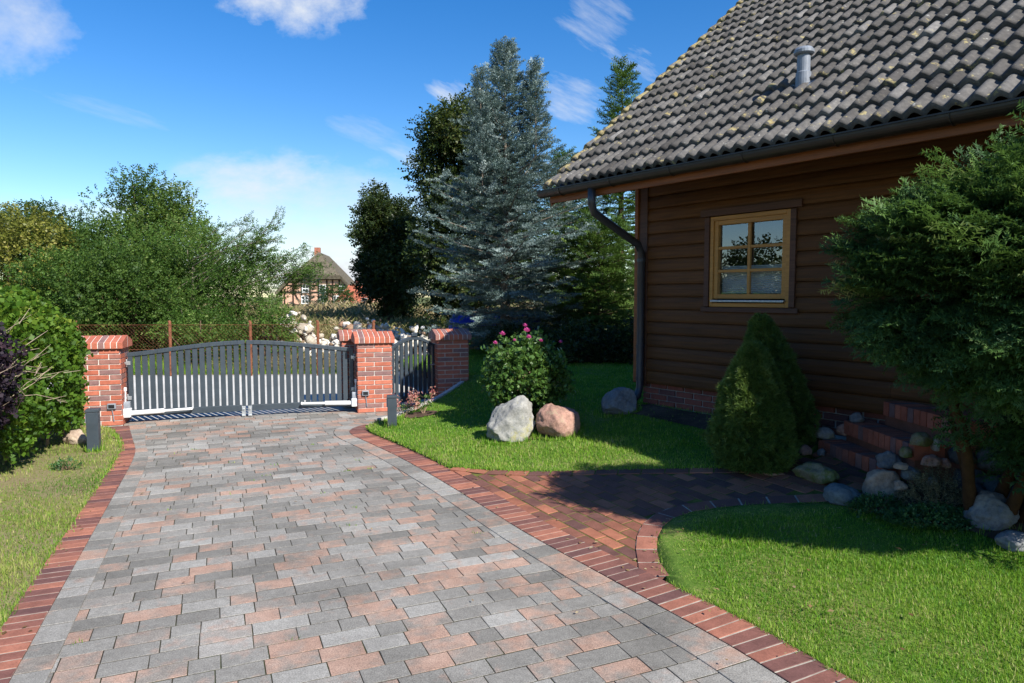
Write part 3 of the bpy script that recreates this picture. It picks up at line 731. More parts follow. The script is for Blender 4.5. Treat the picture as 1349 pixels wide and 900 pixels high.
# ------------------------------------------------------------------ gates
gd = Vector((math.cos(GA), math.sin(GA), 0)); gn = Vector((math.sin(GA), -math.cos(GA), 0))
HL = Vector((-5.44, 9.07, 0))+gd*.285+gn*.02; HR = Vector((-2.08, 10.16, 0))-gd*.285+gn*.02
span = (HR-HL).length; half = span/2
def leaf(hinge, sgn, label):
    """leaf in its own frame: x runs from the hinge to the middle of the opening"""
    p = thing('gate_leaf', label, 'gate', hinge, GA, 'leaves of the double driveway gate')
    L = half-.012
    top = lambda x: .935+.135*math.sin(PI/2*min(1, x/half))**1.3
    fr = MB(); n = 16
    fr.box((sgn*.03, 0, .075+(.93-.075)/2), (.055, .045, .855))
    fr.box((sgn*(L-.025), 0, .075+(1.055-.075)/2), (.05, .045, .98))
    fr.box((sgn*L/2, 0, .12), (L-.115, .044, .085))
    xs = [L*i/n for i in range(n+1)]
    poly = [(sgn*x, top(x)+.005) for x in xs]+[(sgn*x, top(x)-.048) for x in xs[::-1]]
    for i in range(n):
        q = [(sgn*xs[i], top(xs[i])-.048), (sgn*xs[i+1], top(xs[i+1])-.048), (sgn*xs[i+1], top(xs[i+1])+.006), (sgn*xs[i], top(xs[i])+.006)]
        fr.prism(q, 1, -.026, .026)
    fr.build('frame', 'anthracite', p, bevel=.003)
    sl = MB(); k = 15; x0, x1 = .075, L-.068; st = (x1-x0)/k
    for i in range(k):
        x = x0+(i+.5)*st; z1 = top(x)-.04
        sl.box((sgn*x, 0, (.155+z1)/2), (st*.73, .018, z1-.155))
    sl.build('slat_panel', 'anthracite', p, bevel=.003)
    for z in (.33, .80):
        h = MB(); h.tube([(-sgn*.012, 0, z-.05), (-sgn*.012, 0, z+.05)], .014, 10); h.box((-sgn*.03, 0, z), (.045, .03, .03)); h.box((sgn*.012, -.028, z), (.05, .012, .05))
        h.build('hinge', 'galvanised', p, bevel=.002)
    lp = MB(); lp.box((sgn*(L-.03), -.03, .075), (.05, .012, .15)); lp.box((sgn*(L-.03), -.045, .02), (.05, .03, .02)); lp.tube([(sgn*(L-.03), -.04, .11), (sgn*(L-.03), -.055, .11)], .012, 10)
    lp.build('drop_latch', 'galvanised', p, bevel=.003)
    return p
leaf(HL, 1, 'left leaf of the anthracite slatted double gate, hung on the pillar by the hedge')
leaf(HR, -1, 'right leaf of the anthracite slatted double gate, hung on the pillar by the narrow gate')
def opener(hinge, sgn, label, ln):
    p = thing('gate_opener', label, 'gate opener', hinge+gn*.13, GA, 'white arm openers at the foot of the double gate')
    b = MB(); b.box((-sgn*.01, -.01, .15), (.12, .11, .12)); b.build('housing', 'white_metal', p, bevel=.012)
    c = MB(); c.prism([(-.05, .21), (.05, .21), (.035, .30), (-.035, .30)], 0, -.05-sgn*.01, .05-sgn*.01); c.build('motor_cover', 'grey_plastic', p, bevel=.008)
    a = MB(); a.tube([(sgn*.05, 0, .14), (sgn*.05+sgn*ln*.5, .02, .15)], .032, 14); a.build('cylinder', 'white_metal', p, smooth=False)
    r = MB(); r.tube([(sgn*.05+sgn*ln*.5, .02, .15), (sgn*ln, .035, .158)], .017, 10); r.tube([(sgn*ln, .02, .158), (sgn*ln, .12, .158)], .014, 8); r.build('rod', 'white_metal', p)
    k = MB(); k.box((-sgn*.09, .05, .10), (.10, .10, .02)); k.tube([(-sgn*.08, -.02, .09), (-sgn*.10, -.03, .03), (-sgn*.16, .03, .02)], .012, 8); k.build('bracket', 'dark_plastic', p)
    w = MB(); w.tube([(-sgn*.02, .01, .29), (-sgn*.02, .03, .42), (-sgn*.05, .07, .5)], .009, 7); w.box((-sgn*.02, .03, .46), (.03, .03, .05)); w.build('cable', 'white_metal', p)
    return p
opener(HL, 1, 'white gate opener arm at the foot of the left leaf, by the hedge pillar', .78)
opener(HR, -1, 'white gate opener arm at the foot of the right leaf, by the middle pillar', .74)
def sensor(pos, label):
    p = thing('gate_sensor', label, 'sensor', pos, GA, 'grey gate sensors')
    b = MB(); b.box((0, 0, 0), (.10, .04, .075)); b.build('body', 'grey_plastic', p, bevel=.008)
    c = MB(); c.box((0, -.022, 0), (.07, .004, .045)); c.build('lens', 'dark_plastic', p)
    c = MB(); c.tube([(.0, .0, -.036), (.01, .005, -.1), (.02, .005, -.2)], .006, 6); c.build('cable', 'grey_plastic', p)
sensor(tuple(Vector((-5.44, 9.07, .26))+gn*.268+gd*.13), 'small grey sensor box low on the sunlit pillar by the hedge')
sensor(tuple(Vector((-2.08, 10.16, .29))+gn*.268-gd*.14), 'small grey sensor box low on the middle brick pillar')

def small_gate():
    a = Vector((-2.08, 10.16, 0))+gd*.27+gn*.0; b = Vector((-1.0, 10.92, 0))-gd*.25
    L = (b-a).length; rz = math.atan2(b.y-a.y, b.x-a.x)
    p = thing('pedestrian_gate', 'narrow black slatted garden gate with an arched top, in the shade', 'gate', a, rz)
    top = lambda x: .93+.145*math.sin(PI*min(1, max(0, x/L)))
    fr = MB(); fr.box((.025, 0, .5), (.045, .045, .86)); fr.box((L-.025, 0, .5), (.045, .045, .86)); fr.box((L/2, 0, .12), (L-.1, .04, .09))
    n = 12
    for i in range(n):
        x0, x1 = L*i/n, L*(i+1)/n
        fr.prism([(x0, top(x0)-.05), (x1, top(x1)-.05), (x1, top(x1)), (x0, top(x0))], 1, -.025, .025)
    fr.build('frame', 'anthracite', p, bevel=.003)
    sl = MB(); k = 8
    for i in range(k):
        x = .06+(i+.5)*(L-.12)/k; z1 = top(x)-.045
        sl.box((x, 0, (.16+z1)/2), ((L-.12)/k*.62, .018, z1-.16))
    sl.build('slat_panel', 'anthracite', p)
    h = MB(); h.box((L*.5, -.03, top(L*.5)+.03), (.11, .03, .06)); h.build('finial', 'anthracite', p, bevel=.01)
    h = MB(); h.tube([(L-.05, -.03, .62), (L-.05, -.07, .62), (L-.14, -.07, .62)], .011, 8); h.build('handle', 'galvanised', p)
small_gate()

# ------------------------------------------------------------------ bollard lights
def bollard(x, y, z, h, rz, label):
    p = thing('bollard_light', label, 'bollard light', (x, y, z), rz, 'anthracite bollard lights')
    b = MB(); b.box((0, 0, h*.5-.03), (.115, .115, h-.0)); b.build('post', 'anthracite', p, bevel=.004)
    c = MB(); c.box((0, 0, h-.012), (.128, .128, .03)); c.build('cap', 'anthracite', p, bevel=.004)
    l = MB(); l.box((-.062, 0, h-.09), (.012, .085, .10)); l.build('lamp_shade', 'grey_plastic', p, bevel=.003)
bollard(-4.57, 7.38, .0, .47, math.radians(20), 'dark grey square bollard light on the dry grass in front of the hedge')
bollard(-1.5, 8.47, .02, .44, math.radians(10), 'dark grey square bollard light at the lawn corner before the middle pillar')

# ------------------------------------------------------------------ the wooden house
HR_ = math.atan2(-.8, .6)
house = thing('wooden_house', 'dark brown timber clad house with a grey tiled roof on the right', 'house', (CX, CY, 0), HR_)
EZ, EY, SL, RY, VX, XL = 2.955, -.93, .815, 2.93, -.70, 9.2
RZ_ = EZ+(RY-EY)*SL
def siding():
    mb = MB(); z = .668; pitch = .146
    while z < 3.6:
        z1 = z+pitch
        prof = [(0.0, z), (-.020, z+.006), (-.026, z+.03), (-.025, z+pitch*.6), (-.016, z+pitch*.86), (-.006, z1-.004), (0.0, z1)]
        # boards stop at the window opening
        segs = [(.10, XL-.6)] if (z1 < 1.60 or z > 2.56) else [(.10, .955), (1.955, XL-.6)]
        for x0, x1 in segs:
            x = x0
            while x < x1:
                e = min(x1, x+R0.uniform(2.4, 4.2)) if x1-x > 4.5 else x1
                mb.prism(prof, 0, x, e-.002, t=G.random()); x = e
        z = z1
    return mb
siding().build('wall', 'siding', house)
core = MB(); D = 5.86
def wall_core():
    t_ = .12
    # front wall round the window, gable ends, back wall
    for x0, x1, z0, z1 in ((0.0, .99, .66, 3.45), (1.92, XL-.6, .66, 3.45), (.99, 1.92, .66, 1.585), (.99, 1.92, 2.54, 3.45)):
        core.box(((x0+x1)/2, t_/2+.002, (z0+z1)/2), (x1-x0, t_, z1-z0))
    g = [(.13, .66), (D, .66), (D, 3.4), (RY, RZ_-.3), (.13, 3.5)]
    core.prism(g, 0, .002, t_); core.prism(g, 0, XL-.6-t_, XL-.6)
    core.box((XL/2-.3, D-.06, 2.05), (XL-.9, .11, 2.75))
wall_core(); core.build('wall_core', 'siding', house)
room = MB(); room.box((1.45, .8, 1.0), (1.6, 1.2, .03)); room.box((1.45, 1.42, 2.0), (1.6, .03, 2.0)); room.box((.62, .8, 2.0), (.03, 1.2, 2.0)); room.box((2.28, .8, 2.0), (.03, 1.2, 2.0)); room.box((1.45, .8, 3.0), (1.6, 1.2, .03))
room.build('room_wall', 'room_dark', house)
cb = MB(); cb.box((.035, -.012, 1.98), (.13, .05, 2.66), t=.3); cb.build('corner_board', 'trim_wood', house, bevel=.004)
cb = MB(); cb.box((-.058, .03, 1.98), (.05, .17, 2.64), t=.9); cb.build('corner_board', 'orange_wood', house, bevel=.004)
pl = MB(); pl.box((XL/2-.3, .10, .36), (XL-.66, .10, .6), mi=1); rr = random.Random(5)
for r in range(4):
    x = .0-(.13 if r % 2 else 0)
    while x < XL-.7:
        a, b = max(x, 0.0), x+.24
        pl.box(((a+b)/2, .045, .41+r*.068+.026), (b-a-.012, .03, .056), t=rr.random()); x += .252
for r in range(4):
    for k in range(20): pl.box((.02, .18+k*.252, .41+r*.068+.026), (.03, .24, .056), t=rr.random())
pl.build('plinth', ['plinth_brick', 'old_mortar'], house, bevel=.002)
pf = MB(); pf.box((XL/2-.3, .015, .31), (XL-.7, .10, .19)); pf.build('footing', 'concrete', house, bevel=.01)

# roof: rows of tiles with two rolls each, every row lapping the one below
def roof_side(back=False):
    run = RY-EY; LS = math.hypot(run, run*SL); nr = 18; step = LS/nr
    n = Vector((0, -SL, 1)).normalized(); sd = Vector((0, 1, SL)).normalized()
    per = .13; ns = 10; nx = int((XL-VX)/per)*ns; xs = np.linspace(VX, VX+int((XL-VX)/per)*per, nx+1)
    ph = (xs-VX)/per*2*PI
    w = np.clip(np.cos(ph-PI)*.5+.5, 0, 1)**.8*.045
    V, F, T, Li = [], [], [], []
    def shape(x_i, s, lift):
        p = Vector((xs[x_i], EY, EZ))+sd*s+n*(lift+w[x_i]); return (p.x, p.y, p.z)
    tile = ((np.arange(nx+1)-1)//(ns)).clip(0)
    for r in range(nr):
        s0 = r*step-.015; s1 = (r+1)*step+.05
        dz = G.normal(0, .0022, tile.max()+1); tt = G.normal(.45, .2, tile.max()+1)
        b = len(V)
        for lane, (s, lift) in enumerate(((s0+.004, .002), (s0, .050), (s0+.05, .048), ((s0+s1)/2, .030), (s1, .004))):
            for i in range(nx+1):
                k = tile[i]
                V.append(shape(i, s+(G.normal(0, .002) if lane < 2 and i % ns == 0 else 0), lift+dz[k])); T.append(tt[k])
                edge = math.exp(-((xs[i]-VX)/.22)**2)+.32*math.exp(-((i % ns)-0)**2/1.5)
                Li.append(edge+(.18 if lane in (1, 2) else 0))
        m = nx+1
        for l in range(4):
            for i in range(nx): F.append((b+l*m+i, b+l*m+i+1, b+(l+1)*m+i+1, b+(l+1)*m+i))
    V = np.array(V)
    if back: V[:, 1] = 2*RY-V[:, 1]; F = [f[::-1] for f in F]
    o = npmesh('roof', V, np.array(F), 'tile', house, np.clip(T, 0, 1), w=False)
    a = o.data.attributes.new('lichen', 'FLOAT', 'POINT'); a.data.foreach_set('value', np.array(Li, np.float32))
    bm = bmesh.new(); bm.from_mesh(o.data); bm.to_mesh(o.data); bm.free()
    # smooth along the roll, hard across the lap
    return o
roof = roof_side(); roof_side(True)
rd = MB()
for k in range(int((XL-VX)/.34)):
    x = VX-.02+k*.34
    pr = [(RY+.12*math.cos(a), RZ_+.01+.09*math.sin(a)) for a in np.linspace(-.2, PI+.2, 9)]
    rd.prism(pr+[(RY-.1, RZ_-.03), (RY+.1, RZ_-.03)][::-1], 0, x, x+.36, t=G.random())
rdo = rd.build('ridge_tile', 'tile', roof)
# underside boards, fascia, barge boards
ud = MB()
for sgn in (0, 1):
    f = (lambda y: y) if not sgn else (lambda y: 2*RY-y)
    ud.prism([(f(EY+.03), EZ-.035), (f(RY-.02), RZ_-.035), (f(RY-.02), RZ_-.085), (f(EY+.03), EZ-.085)], 0, VX+.05, XL)
ud.build('roof_boards', 'trim_wood', house)
fa = MB(); fa.box((XL/2+VX/2, EY+.045, EZ-.118), (XL-VX-.10, .035, .092), t=.2); fa.build('fascia', 'orange_wood', house, bevel=.004)
bg = MB()
for sgn in (0, 1):
    f = (lambda y: y) if not sgn else (lambda y: 2*RY-y)
    bg.prism([(f(EY+.07), EZ-.02), (f(RY), RZ_-.03), (f(RY), RZ_-.20), (f(EY+.07), EZ-.19)], 0, VX+.015, VX+.046, t=.8)
bg.build('barge_board', 'orange_wood', house, bevel=.004)
gu = MB(); r_ = .068; yc, zc = EY-.035, EZ-.035
o_ = [(yc+r_*math.cos(a), zc+r_*math.sin(a)) for a in np.linspace(PI, 2*PI, 13)]
i_ = [(yc+(r_-.005)*math.cos(a), zc+(r_-.005)*math.sin(a)) for a in np.linspace(2*PI, PI, 13)]
bead = [(yc-r_-.009, zc+.002), (yc-r_-.009, zc+.014), (yc-r_+.006, zc+.014)]
gu.prism(o_+i_+bead[::-1], 0, VX-.03, XL); gu.prism(o_, 0, VX-.034, VX-.03)
gut = gu.build('gutter', 'gutter', house)
for k in range(12):
    x = VX+.35+k*.8
    b_ = MB(); b_.tube([(x, yc+r_*1.05*math.cos(a), zc+r_*1.05*math.sin(a)) for a in np.linspace(PI, 2*PI, 9)], .006, 5); b_.build('bracket', 'gutter', gut)
dp = MB(); px = .13
dp.tube([(px, yc, zc-.05), (px, yc, zc-.22), (px-.01, yc+.05, zc-.31), (px-.06, -.16, zc-.62), (px-.075, -.085, zc-.72), (px-.075, -.085, .62), (px-.075, -.12, .52), (px-.075, -.2, .47)], .044, 14)
dpo = dp.build('downpipe', 'pipe', house, smooth=True)
for z in (2.12, 1.1, .72):
    c_ = MB(); c_.lathe([(.044, -.02), (.05, -.02), (.05, .02), (.044, .02)], (px-.075, -.085, z), 16); c_.box((px-.075, -.05, z), (.02, .07, .02)); c_.build('pipe_clip', 'pipe', dpo)

# window
wx0, wx1, wz0, wz1 = .99, 1.92, 1.585, 2.54
wt = MB()
wt.box(((wx0+wx1)/2, -.026, wz1+.045), (wx1-wx0+.24, .05, .075)); wt.box(((wx0+wx1)/2, -.022, wz0-.03), (wx1-wx0+.20, .05, .05))
wt.box((wx0-.035, -.024, (wz0+wz1)/2), (.06, .05, wz1-wz0-.005)); wt.box((wx1+.035, -.024, (wz0+wz1)/2), (.06, .05, wz1-wz0-.005))
wt.build('window_trim', 'trim_wood', house, bevel=.004)
def rect_frame(mb, x0, x1, z0, z1, w, y0, y1, t=.5):
    yc_, dy = (y0+y1)/2, y1-y0
    mb.box((x0+w/2, yc_, (z0+z1)/2), (w, dy, z1-z0), t=t); mb.box((x1-w/2, yc_, (z0+z1)/2), (w, dy, z1-z0), t=t)
    mb.box(((x0+x1)/2, yc_, z0+w/2), (x1-x0-2*w, dy-.002, w), t=t); mb.box(((x0+x1)/2, yc_, z1-w/2), (x1-x0-2*w, dy-.002, w), t=t)
wf = MB(); rect_frame(wf, wx0, wx1, wz0, wz1, .042, -.035, .05)
win = wf.build('window', 'frame_wood', house, bevel=.004)
ws = MB(); rect_frame(ws, wx0+.042, wx1-.042, wz0+.085, wz1-.042, .05, -.02, .035, .6); ws.build('sash', 'frame_wood', win, bevel=.005)
mu = MB(); xm = (wx0+wx1)/2; za, zb = wz0+.135, wz1-.092
mu.box((xm, -.002, (za+zb)/2), (.034, .03, zb-za))
for k in (1, 2):
    z = za+(zb-za)*k/3
    for s_ in (-1, 1): mu.box((xm+s_*((wx1-wx0)/2-.092+.017)/2, -.002, z), ((wx1-wx0)/2-.092-.017, .028, .03))
mu.build('glazing_bar', 'frame_wood', win, bevel=.004)
gl = MB(); gl.add([(wx0+.085, .018, za-.005), (wx1-.085, .018, za-.005), (wx1-.085, .018, zb+.005), (wx0+.085, .018, zb+.005)], [(0, 1, 2, 3)]); gl.build('pane', 'glass', win)
si = MB(); si.box((xm, -.045, wz0+.062), (wx1-wx0-.07, .05, .022)); si.build('sill', 'galvanised', win, bevel=.004)
bl = MB()
for k in range(15):
    z = za+.004+k*.0195; y = .075
    bl.prism([(y, z), (y-.011, z+.0095), (y, z+.019), (y+.004, z+.019), (y-.007, z+.0095), (y+.004, z)], 0, wx0+.09, wx1-.09)
bl.build('blind', 'blind', win)

# vent pipe on the roof
def on_roof(x, y): return EZ+(y-EY)*SL
vx, vy = 2.06, -.12; vz = on_roof(vx, vy)+.045
v_ = MB(); v_.lathe([(.070, -.06), (.068, .10), (.058, .11), (.058, .27)], (vx, vy, vz), 20)
vp = v_.build('vent_pipe', 'vent', roof, smooth=False)
v_ = MB(); v_.lathe([(.04, .26), (.076, .262), (.090, .275), (.090, .30), (.07, .325), (.02, .335)], (vx, vy, vz), 20); v_.build('cap', 'vent', roof)
fl = MB(); mt = Matrix.Rotation(math.atan(SL), 3, 'X'); fl.box((vx, vy-.02, vz-.015), (.26, .34, .012), mat=mt); fl.build('flashing', 'vent', roof, bevel=.003)

# ------------------------------------------------------------------ brick steps
st = thing('brick_steps', 'three red brick steps climbing to the house, in deep shade', 'steps', (3.0, 5.5, .2))
def step(poly, z0, z1, e0, e1):
    mb = MB(); mb.slab(poly, z0, z1-.008, .004, 1)
    a, b = Vector(e0), Vector(e1); n = int((b-a).length/.078); d = (b-a)/n; s_ = Vector((-d.y, d.x)).normalized()
    if s_.x < 0: s_ = -s_
    for i in range(n):
        p, q = a+d*(i+.06), a+d*(i+.94)
        quad = [p-s_*.012, q-s_*.012, q+s_*.22, p+s_*.22]
        if (quad[1]-quad[0]).cross(quad[2]-quad[1]) < 0: quad = quad[::-1]
        mb.slab([tuple(k) for k in quad], z1-.115, z1, .004, 0, G.random())
    r0 = z0
    mb.build('step', ['wall_brick', 'path_brick'], st, w=True)
step([(2.75, 6.02), (2.87, 5.2), (3.3, 5.2), (3.1, 5.95)], .0, .42, (2.74, 6.02), (2.87, 5.18))
step([(2.97, 6.0), (2.99, 5.0), (3.5, 5.0), (3.2, 5.85)], .0, .60, (2.955, 6.0), (2.985, 4.98))
step([(3.2, 5.80), (3.27, 4.88), (3.95, 4.88)], .0, .80, (3.19, 5.80), (3.26, 4.86))

# ------------------------------------------------------------------ stones
def rock(label, x, y, z, size, mat, seed, name='boulder', rz=0.0, sub=4, cuts=7, rough=.16, group=None, cat='boulder', flat=0.0, tip=None, gz=None):
    bm = bmesh.new(); bmesh.ops.create_icosphere(bm, subdivisions=sub, radius=1); rr = random.Random(seed)
    planes = []
    for _ in range(cuts):
        n = Vector((rr.gauss(0, 1), rr.gauss(0, 1), rr.gauss(0, .8))).normalized(); planes.append((n, rr.uniform(.72, .93)))
    off = Vector((seed*3.7, seed*1.3, seed*.7)); rot = Matrix.Rotation(rz, 3, 'Z')
    for v in bm.verts:
        p = v.co.copy()
        for n, d in planes:
            k = p.dot(n)-d
            if k > 0: p -= n*k*.92
        if tip: p += Vector(tip)*max(0, p.z)**1.5
        f = 1+rough*noise.fractal(p*1.4+off, 1.0, 2.0, 4)+.05*noise.noise(p*7+off)
        p *= f
        if p.z < -.45: p.z = -.45+(p.z+.45)*.3
        v.co = rot @ Vector((p.x*size[0], p.y*size[1], p.z*size[2]))
    zmin = min(v.co.z for v in bm.verts)
    for v in bm.verts: v.co.z -= zmin+size[2]*.10
    me = bpy.data.meshes.new(name); bm.to_mesh(me); bm.free(); me.materials.append(M[mat])
    me.polygons.foreach_set('use_smooth', [True]*len(me.polygons))
    o = bpy.data.objects.new(name, me); COL.objects.link(o); o.location = (x, y, z)
    return setp(o, label, cat, group)
rock('pale grey boulder with a pointed top and yellow lichen, in front of the rose bush', -.02, 7.42, H(-.02, 7.42), (.275, .22, .255), 'pale_stone', 3, sub=5, cuts=14, rough=.17, tip=(.34, 0, .30))
rock('rounded reddish pink boulder on the lawn beside the pale pointed one', .50, 7.38, H(.5, 7.38), (.245, .23, .235), 'pink_stone', 8, sub=5, cuts=6, rough=.10)
rock('grey boulder at the foot of the downpipe by the house corner', 1.24, 7.92, H(1.24, 7.92), (.23, .19, .19), 'grey_stone', 12, sub=5, cuts=8, rough=.13, tip=(.25, 0, .05))
RG = 'stones round the brick steps'
def st_rock(label, x, y, s, mat, seed, z=None, rz=0.0, sub=4, cuts=7):
    rock(label, x, y, (H(x, y) if z is None else z), s, mat, seed, 'stone', rz, sub, cuts, .18, RG, 'stone')
st_rock('flat slab with a mossy top at the end of the path, left of the steps', 2.42, 5.36, (0.089, 0.192, 0.096), 'mossy_stone', 21, rz=.55, cuts=12)
st_rock('round bluish boulder at the path end, right of the mossy slab', 2.42, 4.92, (0.126, 0.118, 0.092), 'blue_stone', 22, cuts=3)
st_rock('broad brown boulder right of the round bluish one', 2.72, 4.92, (0.141, 0.118, 0.133), 'tan_stone', 23)
st_rock('blue grey rock lying against the lowest step', 2.86, 5.12, (0.089, 0.074, 0.081), 'grey_stone', 24, z=.40)
st_rock('sunlit mossy rock on top of the stone heap', 3.02, 4.98, (0.074, 0.067, 0.063), 'mossy_stone', 25, z=.60)
st_rock('upright cream coloured stone at the top right of the heap', 3.11, 4.95, (0.026, 0.044, 0.070), 'pale_stone', 26, z=.57, cuts=10)
st_rock('small yellowish mossy stone left of the heap top', 2.92, 5.0, (0.044, 0.044, 0.052), 'mossy_stone', 27, z=.51)
st_rock('pinkish stone under the upright cream stone', 3.02, 4.86, (0.070, 0.059, 0.052), 'pink_stone', 28, z=.48)
st_rock('small pinkish stone at the right edge of the heap', 3.12, 4.86, (0.041, 0.044, 0.044), 'pink_stone', 29, z=.47)
st_rock('blue grey stone in the middle of the heap', 2.88, 4.86, (0.063, 0.059, 0.063), 'blue_stone', 30, z=.38)
st_rock('tiny whitish stone at the front of the heap', 2.98, 4.76, (0.033, 0.030, 0.037), 'pale_stone', 31, z=.37)
st_rock('small rounded tan stone in front of the brown boulder', 2.74, 4.74, (0.048, 0.044, 0.041), 'tan_stone', 32, z=.34)
st_rock('flat tan stone resting on the brown boulder', 2.80, 4.84, (0.052, 0.044, 0.030), 'tan_stone', 33, z=.46)
st_rock('big dark grey boulder at the right edge below the yew', 3.08, 4.30, (0.155, 0.126, 0.148), 'grey_stone', 34, sub=5, cuts=9)
st_rock('low pale grey boulder at the lawn edge, in front of the big dark one', 3.02, 4.02, (0.111, 0.089, 0.067), 'grey_stone', 35, rz=.2)
st_rock('pale stone at the foot of the wall, left of the upper steps', 2.82, 6.10, (0.089, 0.074, 0.063), 'pale_stone', 36, z=.42)
st_rock('reddish stone beside the pale one at the wall foot', 2.98, 6.03, (0.081, 0.067, 0.067), 'pink_stone', 37, z=.46)
st_rock('grey stone beside the middle step at the wall', 3.02, 5.92, (0.059, 0.052, 0.052), 'grey_stone', 38, z=.60)
st_rock('small pale stone between the dwarf conifer and the steps', 2.44, 5.95, (0.044, 0.044, 0.052), 'tan_stone', 39)
st_rock('rounded pinkish pebble next to the lowest step', 2.58, 5.93, (0.052, 0.044, 0.056), 'pink_stone', 40)
st_rock('small grey pebble touching the lowest step', 2.69, 5.86, (0.037, 0.037, 0.041), 'grey_stone', 41)
st_rock('sunlit pink stone at the foot of the bright dwarf conifer', 2.26, 5.70, (0.063, 0.052, 0.037), 'pink_stone', 42)
st_rock('flat brick coloured stone at the path edge under the bright dwarf conifer', 2.16, 5.58, (0.104, 0.044, 0.018), 'pink_stone', 43, rz=-.2, cuts=12)
for i, (x, y, sx, z, m_) in enumerate([(3.30, 4.84, .13, .30, 'dark'), (3.40, 4.70, .14, .28, 'dark'), (3.24, 4.68, .12, .24, 'dark'), (3.52, 4.56, .15, .27, 'dark'), (3.36, 4.52, .13, .24, 'dark'), (3.60, 4.74, .15, .40, 'dark'), (3.46, 4.86, .13, .46, 'dark'), (3.28, 4.92, .10, .48, 'dark')]):
    o = rock('shade-toned fieldstone of the shaded retaining wall under the yew', x, y, z, (sx, sx*.85, sx*.8), 'shade_toned_stone', 50+i, 'stone', i*.7, 4, 7, .18, 'dark fieldstones of the retaining wall under the yew', 'stone')
rock('light grey stone at the hedge foot near the left pillar', -5.0, 7.75, .0, (.13, .11, .11), 'tan_stone', 70, 'stone', cat='stone')

# ------------------------------------------------------------------ trees
def limbs(mb, base, tips, r0, bend=.25, n=6, t=.5):
    for tip in tips:
        b, q = Vector(base), Vector(tip); pts, rad = [], []
        for i in range(n+1):
            s_ = i/n; p = b.lerp(q, s_); p.z += bend*(q-b).length*math.sin(PI*s_)*.3
            p += Vector((noise.noise(p*1.7), noise.noise(p*1.7+Vector((7, 0, 0))), 0))*.12*s_*(1-s_)*4
            pts.append(p); rad.append(r0*(1-s_)**.8+.008)
        mb.tube(pts, rad, 6, t=t)
def broadleaf(label, x, y, z0, top, r, mat='broad', seed=1, zc=None, tw=TW, ntw=4200, leafs=.30, nclump=42, bark='bark', low=.35, squash=1.0, group='trees beyond the gate', extra=None, cr=.36, shape=None, name='broadleaf_tree', cat='tree', dens_in=.25, uplean=.35, rx=None, tint0=.45):
    global G
    G = np.random.default_rng(seed*101); rr = random.Random(seed)
    p = thing(name, label, cat, (x, y, z0), 0, group)
    Ht = top-z0; zlo = z0+Ht*low; zm = (zlo+top)/2; rz_ = (top-zlo)/2
    cs = []
    for k in range(nclump):
        d = sphere_dirs(1)[0]; f = G.uniform(.35, .86)**.6
        lump = 1+.22*noise.noise(Vector(d)*1.9+Vector((seed, 0, 0)))
        c = np.array([d[0]*(rx or r)*f*lump, d[1]*r*f*lump, d[2]*rz_*f*lump])
        if shape: c *= shape(d)
        cs.append(c+np.array([x, y, zm]))
    cs = np.array(cs); crr = G.uniform(.7, 1.25, nclump)*cr*r
    crr = np.minimum(crr, cr*r*1.3)
    idx = G.choice(nclump, ntw, p=(crr**2)/np.sum(crr**2)); d = sphere_dirs(ntw)
    rad = crr[idx]*np.where(G.random(ntw) < dens_in, G.uniform(.2, .8, ntw), G.uniform(.75, 1.1, ntw))
    O = cs[idx]+d*rad[:, None]*np.array([1, 1, .85])
    out = unit(O-np.array([x, y, zm])*np.array([1, 1, 1]))
    Dd = unit(d*.6+out*.7+np.array([0, 0, uplean])+G.normal(0, .35, (ntw, 3)))
    tint = tint0+(G.random(nclump)[idx]-.5)*.55+G.normal(0, .14, ntw)
    parts = [scatter(tw, O, Dd, leafs*G.uniform(.7, 1.25, ntw), tint)]
    tb = MB(); tr = max(.05, Ht*.016)
    tb.tube([(x, y, z0-.05), (x+.03, y, z0+Ht*low*.5), (x+.05*rr.uniform(-1, 1), y, z0+Ht*(low+.1)), (x+.1*rr.uniform(-1, 1), y, z0+Ht*.75)], [tr*1.3, tr, tr*.8, tr*.25], 9)
    sel = G.choice(nclump, min(14, nclump), replace=False)
    limbs(tb, (x, y, z0+Ht*low*.8), [tuple(cs[k]) for k in sel], tr*.5)
    if extra:      # long free shoots
        Oe, De = [], []
        for (a, b) in extra:
            A, B = Vector(a), Vector(b); L = (B-A).length; pts = []
            for i in range(8):
                s_ = i/7; q = A.lerp(B, s_); q.z += .06*L*math.sin(PI*s_); pts.append(q)
            tb.tube(pts, [.009*(1-i/8)+.003 for i in range(8)], 5)
            for _ in range(int(L*24)):
                s_ = G.uniform(.15, 1.0); q = A.lerp(B, s_); q.z += .06*L*math.sin(PI*s_)
                Oe.append(q); De.append(unit(np.array(B-A)*1.0/L+G.normal(0, .55, 3)))
        Oe = np.array(Oe)+G.normal(0, .04, (len(Oe), 3)); De = np.array(De)
        parts.append(scatter(tw, Oe, De, leafs*G.uniform(.7, 1.1, len(Oe)), .45+G.normal(0, .15, len(Oe))))
    tb.build('trunk', bark, p, w=True, smooth=True)
    V, F, T = join(parts); npmesh('crown', V, F, mat, p, T)
    return p
broadleaf('tall dark leafy tree far off at the left edge of the view', -30.2, 45, -.09, 7.9, 2.9, 'far_leaf', 1, ntw=5200, leafs=.42, low=.2)
broadleaf('yellowish green tree above the hedge at the left edge', -16.2, 22, -.09, 4.6, 2.2, 'olive', 2, ntw=5200, leafs=.30, low=.12)
broadleaf('dark bushy tree with a flat top between the yellowish tree and the pointed trees', -14.6, 24.5, -.09, 4.35, 2.3, 'broad', 3, ntw=5200, leafs=.28, low=.1, tint0=.38)
pointed = lambda d: np.array([1-.55*max(0, d[2]), 1-.55*max(0, d[2]), 1.0])
